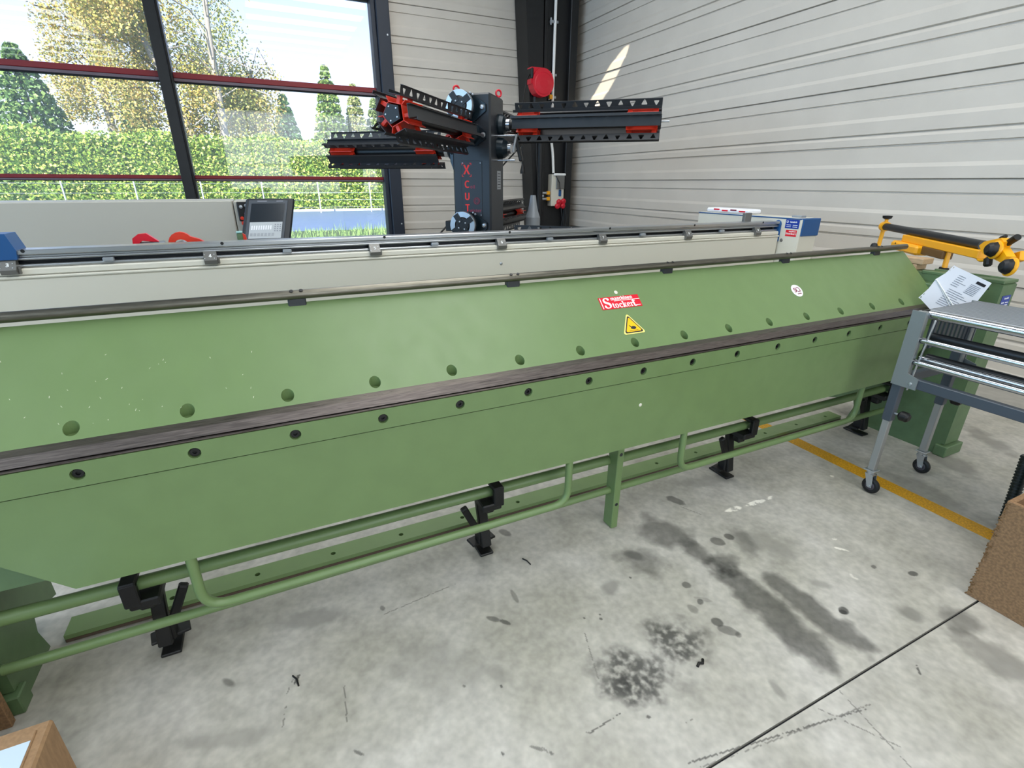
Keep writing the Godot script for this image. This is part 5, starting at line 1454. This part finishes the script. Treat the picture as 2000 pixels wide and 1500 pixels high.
func build_roller_stand() -> void:
	var x0 := 2.741
	var x1 := 3.216
	var z0 := -1.262
	var z1 := 0.30
	var t := thing("roller_stand", "wheeled stand of long chrome rollers at the end of the green machine", "stand", Vector3(2.98, 0, -0.5))
	for x in [x0, x1]:
		for z in [z0, z1]:
			var lg := part(MB.new().cspan(Vector3(x - 0.0165, 0.135, z - 0.0165), Vector3(x + 0.0165, 0.52, z + 0.0165), 0.003), "leg", M.leg_grey, t)
			sub(MB.new().cspan(Vector3(x - 0.021, 0.43, z - 0.021), Vector3(x + 0.021, 0.95, z + 0.021), 0.003), "sleeve", M.rail_slate, lg)
			var ks := 1.0
			var kn := sub(MB.new().cyl(Vector3(x, 0.475, z + 0.02), Vector3(x, 0.475, z + 0.05), 0.006, 8), "screw", M.zinc, lg)
			sub(MB.new().lathe([Vector2(0, 0.05), Vector2(0.016, 0.05), Vector2(0.025, 0.04), Vector2(0.025, 0.012), Vector2(0.012, 0.0)], frame(Vector3(x, 0.475, z + 0.04), Vector3.RIGHT, Vector3.BACK), 12), "knob", M.black_plastic, lg)
			caster(t, x, z)
	# angle plates at the left side, with the long slate rails
	for x in [x0, x1]:
		part(MB.new().cspan(Vector3(x - 0.018, 0.632, z0 + 0.02), Vector3(x + 0.018, 0.680, z1 - 0.02), 0.003), "side_rail", M.rail_slate, t)
		for z in [z0, z1]:
			var s := -1.0 if x == x0 else 1.0
			var dz := 1.0 if z == z0 else -1.0
			var xp: float = x + s * 0.0235
			var pl := MB.new()
			var yz := Transform3D(Basis(Vector3(0, 0, dz), Vector3.UP, Vector3(-dz, 0, 0)), Vector3(xp, 0, z))
			pl.prism([Vector2(-0.026, 0.628), Vector2(0.085, 0.628), Vector2(0.085, 0.684), Vector2(0.032, 0.70), Vector2(0.032, 1.0), Vector2(-0.026, 1.0)], yz, -0.0025, 0.0025)
			var p := part(pl, "corner_plate", M.bracket_grey, t)
			sub(MB.new().lathe([Vector2(0, 0.006), Vector2(0.007, 0.005), Vector2(0.009, 0)], frame(Vector3(xp + s * 0.0025, 0.652, z + dz * 0.058), Vector3.BACK, Vector3(s, 0, 0)), 12), "bolt", M.zinc, p)
	for x in [x0, x1]:
		var s := 1.0 if x == x0 else -1.0
		part(MB.new().cspan(Vector3(x - 0.016, 0.655, z0 - 0.012), Vector3(x + 0.016, 1.0, z0 + 0.030), 0.004), "end_post", M.bracket_grey, t)
		part(MB.new().cspan(Vector3(x - 0.016, 0.655, z1 - 0.030), Vector3(x + 0.016, 1.0, z1 + 0.012), 0.004), "end_post", M.bracket_grey, t)
	for z in [z0, z1]:
		part(MB.new().cspan(Vector3(x0, 0.632, z - 0.016), Vector3(x1, 0.678, z + 0.016), 0.003), "cross_rail", M.rail_slate, t)
		part(MB.new().cspan(Vector3(x0, 0.955, z - 0.006), Vector3(x1, 1.0, z + 0.006), 0.002), "cross_plate", M.dark_steel, t)
	# rollers: thick one at the edge, a deck of thin ones, two rows below
	part(MB.new().cyl(Vector3(x0 + 0.022, 0.985, z0 + 0.025), Vector3(x0 + 0.022, 0.985, z1), 0.0205, 20), "roller", M.chrome, t)
	for k in 14:
		part(MB.new().cyl(Vector3(x0 + 0.06 + 0.0315 * k, 0.992, z0 + 0.01), Vector3(x0 + 0.06 + 0.0315 * k, 0.992, z1), 0.0145, 14), "roller", M.deck_roller, t)
	part(MB.new().cyl(Vector3(x0 + 0.004, 0.862, z0 + 0.03), Vector3(x0 + 0.004, 0.862, z1), 0.0145, 16), "roller", M.chrome, t)
	part(MB.new().cyl(Vector3(x0 + 0.10, 0.868, z0 + 0.03), Vector3(x0 + 0.10, 0.868, z1), 0.0205, 16), "roller", M.dark_steel, t)
	part(MB.new().cyl(Vector3(x0 + 0.004, 0.752, z0 + 0.03), Vector3(x0 + 0.004, 0.752, z1), 0.0145, 16), "roller", M.chrome, t)
	part(MB.new().cyl(Vector3(x0 + 0.045, 0.765, z0 + 0.03), Vector3(x0 + 0.045, 0.765, z1), 0.0145, 16), "roller", M.chrome, t)
	part(MB.new().cyl(Vector3(x0 + 0.11, 0.760, z0 + 0.03), Vector3(x0 + 0.11, 0.760, z1), 0.0205, 16), "roller", M.dark_steel, t)
	# comb of upright slats at the far end
	for k in 9:
		part(MB.new().cspan(Vector3(x0 + 0.09 + 0.042 * k, 0.80, z0 + 0.008), Vector3(x0 + 0.112 + 0.042 * k, 0.952, z0 + 0.016), 0.001), "slat", M.rail_slate, t)
	part(MB.new().cbox(Vector3(x0 - 0.004, 0.79, z0 + 0.055), Vector3(0.012, 0.36, 0.006), 0.002, Basis(Vector3.RIGHT, 0.07)), "brace", M.zinc, t)


func caster(t: Node3D, x: float, z: float) -> void:
	var c := part(MB.new().cspan(Vector3(x - 0.026, 0.128, z - 0.026), Vector3(x + 0.026, 0.135, z + 0.026), 0.001).cyl(Vector3(x, 0.108, z), Vector3(x, 0.128, z), 0.020, 16), "caster_plate", M.zinc, t)
	var fk := MB.new()
	for s in [-1.0, 1.0]:
		fk.prism([Vector2(-0.018, 0.112), Vector2(0.022, 0.112), Vector2(0.030, 0.062), Vector2(0.030, 0.038), Vector2(0.008, 0.038)], Transform3D(Basis(Vector3.BACK, Vector3.UP, Vector3.LEFT), Vector3(x + s * 0.0175, 0, z)), -0.0015, 0.0015)
	fk.span(Vector3(x - 0.018, 0.104, z - 0.018), Vector3(x + 0.018, 0.112, z + 0.022))
	sub(fk, "fork", M.zinc, c)
	sub(MB.new().lathe([Vector2(0, 0.012), Vector2(0.034, 0.012), Vector2(0.042, 0.008), Vector2(0.044, 0.0), Vector2(0.042, -0.008), Vector2(0.034, -0.012), Vector2(0, -0.012)], frame(Vector3(x, 0.044, z + 0.018), Vector3.BACK, Vector3.LEFT), 24), "wheel", M.rubber, c)
	sub(MB.new().lathe([Vector2(0, 0.0145), Vector2(0.020, 0.0145), Vector2(0.024, 0.012)], frame(Vector3(x, 0.044, z + 0.018), Vector3.BACK, Vector3.LEFT), 16), "wheel_disc", M.wheel_hub, c)
	sub(MB.new().cyl(Vector3(x - 0.022, 0.044, z + 0.018), Vector3(x + 0.022, 0.044, z + 0.018), 0.007, 8), "axle", M.zinc, c)


func build_yellow_cutter() -> void:
	# tube from the far holder (f) to the near head (n); the frame's x axis runs from far to near
	var n := Vector3(3.604, 1.238, -1.458)
	var f := Vector3(4.343, 1.249, -2.40)
	var d := (n - f).normalized()
	var t := thing("roller_cutter", "yellow hand slitting cutter with black cutter knobs lying over the green end housing", "cutter", Vector3(3.7, 1.06, -1.7))
	var b := Basis(d, Vector3.UP, d.cross(Vector3.UP).normalized()).orthonormalized()
	var far := func(x: float, y: float, z: float) -> Vector3: return f + b * Vector3(x, y, z)
	var near := func(x: float, y: float, z: float) -> Vector3: return n + b * Vector3(x, y, z)
	part(MB.new().cyl(f - d * 0.02, n - d * 0.02, 0.026, 20), "guide_tube", M.dark_steel, t, "dark grey tube")
	# far holder
	var fh := part(MB.new().cyl(f - d * 0.06, f - d * 0.02, 0.036, 18), "holder", M.yellow_paint, t)
	sub(MB.new().cbox(far.call(-0.055, -0.09, 0.0), Vector3(0.028, 0.20, 0.022), 0.004, b * Basis(Vector3.BACK, -0.05)), "holder_leg", M.yellow_paint, fh)
	sub(MB.new().cyl(far.call(-0.04, 0.03, 0), far.call(-0.04, 0.055, 0), 0.012, 10), "knob_stem", M.yellow_paint, fh)
	sub(MB.new().lathe([Vector2(0, 0.03), Vector2(0.034, 0.026), Vector2(0.030, 0.008), Vector2(0.012, 0.0)], Transform3D(Basis.IDENTITY, far.call(-0.04, 0.052, 0)), 14), "knob", M.black_plastic, fh)
	# square yellow beam below the tube
	var bm := part(MB.new().cbox((f + n) / 2 + b * Vector3(0.20, -0.045, 0.02), Vector3(0.87, 0.046, 0.046), 0.004, b), "beam", M.yellow_paint, t)
	for x in [-0.20, -0.04]:
		sub(MB.new().cbox((f + n) / 2 + b * Vector3(x, -0.078, 0.036), Vector3(0.045, 0.010, 0.02), 0.002, b), "clip", M.black_plastic, bm)
	# weight box under the far half
	var wb := part(MB.new().cbox((f + n) / 2 + b * Vector3(-0.115, -0.098, 0.035), Vector3(0.36, 0.062, 0.09), 0.014, b), "weight", M.yellow_paint, t)
	sub(MB.new().cbox((f + n) / 2 + b * Vector3(0.185, -0.092, 0.015), Vector3(0.25, 0.05, 0.06), 0.004, b), "weight_block", mat("ochre_brown", Color(0.40, 0.28, 0.12), 0.6), wb)
	for x in [-0.22, -0.10]:
		sub(MB.new().cyl((f + n) / 2 + b * Vector3(x, -0.082, 0.079), (f + n) / 2 + b * Vector3(x, -0.082, 0.082), 0.006, 8), "screw", M.dark_steel, wb)
	# near leg
	part(MB.new().cbox(near.call(-0.285, -0.112, 0.015), Vector3(0.026, 0.13, 0.022), 0.003, b * Basis(Vector3.BACK, 0.10)), "leg", M.yellow_paint, t)
	part(MB.new().cbox(near.call(-0.282, -0.172, 0.015), Vector3(0.06, 0.016, 0.03), 0.003, b), "leg_foot", M.black_plastic, t)
	# cutter head
	var hd := MB.new()
	hd.prism([Vector2(0.10, -0.03), Vector2(0.20, -0.045), Vector2(0.27, -0.055), Vector2(0.29, -0.02), Vector2(0.22, 0.02), Vector2(0.235, 0.045), Vector2(0.20, 0.062), Vector2(0.08, 0.03), Vector2(0.05, 0.005)], Transform3D(b, n), 0.018, 0.06)
	var h := part(hd, "head", M.yellow_paint, t)
	sub(MB.new().cbox(near.call(0.235, -0.03, -0.02), Vector3(0.09, 0.05, 0.03), 0.004, b * Basis(Vector3.BACK, 0.35)), "head_plate", M.yellow_paint, h)
	sub(MB.new().cyl(near.call(0.17, 0.01, 0.03), near.call(0.21, 0.034, 0.03), 0.019, 12), "socket", M.yellow_paint, h)
	sub(MB.new().tube([near.call(0.19, 0.022, 0.03), near.call(0.262, 0.070, 0.03), near.call(0.268, 0.074, 0.03)], 0.0165, 14), "handle", M.black_plastic, h, "black handle")
	sub(MB.new().cbox(near.call(0.165, 0.062, 0.03), Vector3(0.045, 0.018, 0.018), 0.005, b * Basis(Vector3.BACK, 0.45)), "wing_nut", M.black_plastic, h)
	for p in [[0.205, 0.002, 0.068], [0.355, -0.062, 0.068]]:
		var ax := b * Vector3(0.35, 0.12, 0.93)
		var c: Vector3 = near.call(p[0], p[1], p[2])
		var w := sub(MB.new().lathe([Vector2(0, -0.012), Vector2(0.044, -0.010), Vector2(0.047, -0.004), Vector2(0.047, 0.006), Vector2(0.036, 0.010), Vector2(0, 0.010)], frame(c, b.x, ax), 28), "cutter_wheel", M.yellow_paint, h)
		var kn := MB.new()
		kn.lathe([Vector2(0, 0.058), Vector2(0.022, 0.056), Vector2(0.034, 0.040), Vector2(0.040, 0.014), Vector2(0.038, 0.010)], frame(c, b.x, ax), 9)
		sub(kn, "knob", M.black_plastic, h)
	# bail and wing screw under the beam
	part(MB.new().pipe([near.call(-0.015, -0.05, 0.03), near.call(0.045, -0.075, 0.03), near.call(0.09, -0.066, 0.03), near.call(0.12, -0.03, 0.03)], 0.008, 0.012, 8), "bail", M.yellow_paint, t)
	part(MB.new().cbox(near.call(0.125, -0.07, 0.035), Vector3(0.04, 0.05, 0.03), 0.008, b * Basis(Vector3.BACK, 0.35)), "wing_screw", M.black_plastic, t)


func build_small_things() -> void:
	# wooden blocks on the rear of the end housing
	for i in 2:
		var y := 1.062 + 0.036 * i
		var w := thing("wood_block", ["lower pale wooden block under the yellow cutter", "upper pale wooden block under the yellow cutter"][i], "block", Vector3(3.65, y, -1.86), 0.0, "wooden blocks on the green housing")
		part(MB.new().cspan(Vector3(3.585, y, -2.02), Vector3(3.70, y + 0.034, -1.755 + 0.03 * i), 0.003), "block", M.pale_wood, w)
	# paper in a clear punched sleeve, folded along a slanting crease
	var s := thing("paper_sleeve", "printed sheet in a creased clear punched sleeve leaning at the green end housing", "paper", Vector3(3.33, 0.9, -1.40))
	var P := func(px: float, py: float) -> Vector3:
		# sheet plane: faces the room, leaning back a little
		var c := Vector3(3.32, 1.02, -1.405)
		var x := Vector3(0.62, 0, 0.785).normalized()
		var y := Vector3(-0.08, 0.985, 0.06).normalized()
		return c + x * px + y * py
	var nrm: Vector3 = ((P.call(1, 0) - P.call(0, 0)) as Vector3).cross((P.call(0, 1) - P.call(0, 0)) as Vector3).normalized()
	var corners: Array = [[Vector3(3.2892, 1.1477, -1.4231), Vector3(3.3993, 1.0742, -1.2957), Vector3(3.3792, 0.8549, -1.3571), Vector3(3.3515, 0.8973, -1.3851), Vector3(3.2531, 1.0761, -1.4805)], [Vector3(3.2531, 1.0761, -1.4805), Vector3(3.3515, 0.8973, -1.3851), Vector3(3.3702, 0.8470, -1.3698), Vector3(3.3149, 0.8601, -1.4376), Vector3(3.2397, 0.9606, -1.5164)], [Vector3(3.2622, 1.0402, -1.4749)], [Vector3(3.2397, 0.9606, -1.5164), Vector3(3.2892, 1.1477, -1.4231)], [Vector3(3.2523, 1.0759, -1.4799), Vector3(3.3601, 0.8931, -1.3734)]]
	var sheet := MB.new()
	var back := -nrm * 0.0012
	var fan := func(mb: MB, pts: Array, off: Vector3) -> void:
		for i in range(1, pts.size() - 1):
			mb.tri_out(pts[0] + off, pts[i] + off, pts[i + 1] + off, nrm)
			mb.tri_out(pts[0] + off + back, pts[i] + off + back, pts[i + 1] + off + back, -nrm)
	fan.call(sheet, corners[0], Vector3.ZERO)
	fan.call(sheet, corners[1], Vector3.ZERO)
	var sh := part(sheet, "sheet", M.paper, s)
	# printed lines: x from left edge, y from top, along the sheet's own edges
	var A: Vector3 = corners[0][0]
	var eu: Vector3 = corners[0][1] - corners[0][0]
	var ev: Vector3 = corners[2][0] - corners[0][0]
	var uu := eu.normalized()
	var vv := (ev - uu * ev.dot(uu)).normalized()
	var pf := Transform3D(Basis(uu, -vv, uu.cross(-vv)), A)
	var zo := 0.001 if pf.basis.z.dot(nrm) > 0 else -0.001
	var lines := []
	for k in 6:
		lines.append([0.04, 0.030 + 0.011 * k, 0.035 if k != 3 else 0.06])
	for k in 7:
		lines.append([0.115, 0.045 + 0.008 * k, 0.05])
	for k in 9:
		lines.append([0.05, 0.108 + 0.011 * k, 0.07 + 0.02 * (k % 3)])
	for l in lines:
		sub(MB.new().box(pf * Vector3(l[0] + l[2] / 2, -l[1], zo), Vector3(l[2], 0.0028, 0.0006), pf.basis), "print_line", M.grey_print, sh)
	sub(MB.new().box(pf * Vector3(0.15, -0.026, zo), Vector3(0.045, 0.014, 0.0006), pf.basis), "letterhead", M.dark_print, sh)
	# punched strip along the sleeve edge
	var e0: Vector3 = corners[3][0]
	var e1: Vector3 = corners[3][1]
	var st := MB.new()
	var ed := (e1 - e0).normalized()
	var os := nrm.cross(ed).normalized()
	var inside: Vector3 = corners[0][2] - e0
	if os.dot(inside) > 0:
		os = -os
	var L := (e1 - e0).length()
	var sf := frame(e0, ed, nrm.cross(ed))
	var ysg := 1.0 if sf.basis.y.dot(os) > 0 else -1.0
	for k in 11:
		var a := L * k / 11.0
		var bb := L * (k + 1) / 11.0
		st.holed(sf, a, bb, 0.0 if ysg > 0 else -0.013, 0.013 if ysg > 0 else 0.0, (a + bb) / 2, 0.0065 * ysg, func(q): return Vector2(cos(q) * 0.005, sin(q) * 0.003), Vector3(0, 0, -0.0008), false, true)
	part(st, "punched_strip", M.paper, s)
	# raised fold of the sleeve along the crease
	var c0: Vector3 = corners[4][0]
	var c1: Vector3 = corners[4][1]
	part(MB.new().cyl(c0 + nrm * 0.001, c1 + nrm * 0.001, 0.0035, 8), "crease", M.white_print, s)
	part(MB.new().cyl(c0.lerp(c1, 0.05) + nrm * 0.001 + os * 0.0, c1 + nrm * 0.001 + ed * -0.02, 0.0018, 6), "crease", M.white_print, s)
	# open chipboard crate on the right
	var c := thing("chipboard_crate", "open chipboard crate on the floor beside the yellow line", "crate", Vector3(2.7, 0, -0.3))
	var X0 := 2.357
	var X1 := 3.05
	var Z0 := -0.624
	var Z1 := 0.15
	var T := 0.019
	part(MB.new().cspan(Vector3(X0, 0, Z0), Vector3(X0 + T, 0.453, Z1), 0.0015), "side_board", M.chipboard, c)
	part(MB.new().cspan(Vector3(X1 - T, 0, Z0), Vector3(X1, 0.453, Z1), 0.0015), "side_board", M.chipboard, c)
	part(MB.new().cspan(Vector3(X0 + T, 0, Z0), Vector3(X1 - T, 0.453, Z0 + T), 0.0015), "end_board", M.chipboard, c)
	part(MB.new().cspan(Vector3(X0 + T, 0, Z1 - T), Vector3(X1 - T, 0.453, Z1), 0.0015), "end_board", M.chipboard, c)
	part(MB.new().span(Vector3(X0 + T, 0.0, Z0 + T), Vector3(X1 - T, 0.012, Z1 - T)), "bottom_board", M.chipboard, c)
	# ragged saw chips along the near-left edge of the crate
	var chips := MB.new()
	for i in 90:
		var y := rng.randf_range(0.005, 0.45)
		chips.box(Vector3(X0 - 0.0005 + rng.randf_range(-0.001, 0.003), y, Z0 + rng.randf_range(-0.0025, 0.012)), Vector3(0.003, rng.randf_range(0.004, 0.010), 0.004), Basis.from_euler(Vector3(rng.randf(), rng.randf(), rng.randf())))
	var ch := part(chips, "chipped_edge", M.chipboard_edge, c)
	ch.set_meta("kind", "stuff")
	# ribbed hose behind the crate
	var h := thing("ribbed_hose", "dark green ribbed hose standing behind the crate", "hose", Vector3(3.1, 0, -0.8))
	var hp := MB.new()
	var q0 := Vector3(3.1, 0.0, -0.80)
	var q1 := Vector3(3.1, 0.36, -0.82)
	hp.cyl(q0, q1, 0.022, 12)
	for k in 22:
		var p := q0.lerp(q1, (k + 0.5) / 22.0)
		hp.torus(p, (q1 - q0).normalized(), 0.022, 0.004, 14, 6)
	part(hp, "hose", mat("hose_green", Color(0.03, 0.10, 0.10), 0.4), h)
	# boards and boxes at the left edge
	var lb := thing("leaning_chipboard", "tall chipboard panel standing before the left end of the green machine", "board", Vector3(-1.0, 0, -1.5))
	part(MB.new().cspan(Vector3(-1.35, 0, -1.60), Vector3(-0.935, 0.55, -1.575), 0.002), "panel", M.chipboard, lb)
	var wb := thing("white_board", "pale grey board standing before the chipboard panel", "board", Vector3(-1.05, 0, -1.45))
	part(MB.new().cspan(Vector3(-1.35, 0, -1.50), Vector3(-0.94, 0.42, -1.478), 0.002), "panel", M.label_grey, wb)
	part(MB.new().cspan(Vector3(-1.35, 0, -1.4775), Vector3(-0.95, 0.40, -1.472), 0.001), "gap_shade", M.rail_slate, wb)  # dark sheet painted in as the shaded gap between the boards
	part(MB.new().cspan(Vector3(-1.35, 0, -1.4715), Vector3(-0.955, 0.41, -1.45), 0.002), "panel", M.white_paint, wb)
	var cb := thing("cardboard_box", "cardboard box with a taped clear plastic window at the lower left", "box", Vector3(-0.95, 0, -1.1))
	part(MB.new().cspan(Vector3(-1.25, 0, -1.31), Vector3(-0.70, 0.25, -0.9), 0.006), "carton", M.cardboard, cb)
	part(MB.new().cspan(Vector3(-1.25, 0.25, -1.285), Vector3(-0.725, 0.254, -0.9), 0.002), "flap", M.cardboard, cb)
	part(MB.new().cspan(Vector3(-1.25, 0.254, -1.255), Vector3(-0.728, 0.2555, -0.9), 0.0006), "tape", M.clear_tape, cb, "glossy pale plastic film")
	var cr := MB.new()
	for i in 9:
		var a := Vector3(rng.randf_range(-0.95, -0.78), 0.2556, rng.randf_range(-1.22, -1.0))
		cr.cyl(a, a + Vector3(rng.randf_range(-0.12, 0.05), 0.0, rng.randf_range(-0.05, 0.05)), 0.0012, 5)
	part(cr, "tape_wrinkles", M.clear_tape, cb)
	# small debris on the floor
	for d in [["black_scrap", "twisted black scrap of plastic between the oil stains on the floor", Vector3(1.134, 0, -0.845)], ["wire_offcut", "short black wire offcut lying on the bare concrete", Vector3(-0.140, 0, -1.375)], ["cable_tie", "thin black cable tie lying near the foot rail", Vector3(0.816, 0, -1.554)]]:
		var o := thing(d[0], d[1], "scrap", d[2])
		var p: Vector3 = d[2]
		var pts := [p + Vector3(-0.02, 0.003, 0.006), p + Vector3(-0.006, 0.004, -0.002), p + Vector3(0.006, 0.003, 0.004), p + Vector3(0.018, 0.003, -0.008)]
		if d[0] != "black_scrap":
			pts = [p + Vector3(-0.012, 0.003, -0.02), p + Vector3(0.0, 0.003, 0.0), p + Vector3(0.004, 0.003, 0.028)]
		part(MB.new().tube(pts, 0.0028 if d[0] != "black_scrap" else 0.005, 6), "strip", M.black_plastic, o)
	# plastic bag with red print on the white end box
	var bg := thing("printed_plastic_bag", "flat clear plastic bag with red print on the white end box", "bag", Vector3(4.03, 1.296, -3.6))
	var bgm := part(MB.new().cbox(Vector3(4.03, 1.318, -3.62), Vector3(0.17, 0.040, 0.50), 0.012), "bag", M.paper, bg)
	for k in 4:
		sub(MB.new().box(Vector3(3.944, 1.318 + 0.008 * (k % 2), -3.44 - 0.10 * k), Vector3(0.002, 0.012, 0.07), Basis.IDENTITY), "print_line", M.red_sticker if k != 1 else M.maroon_print, bgm)
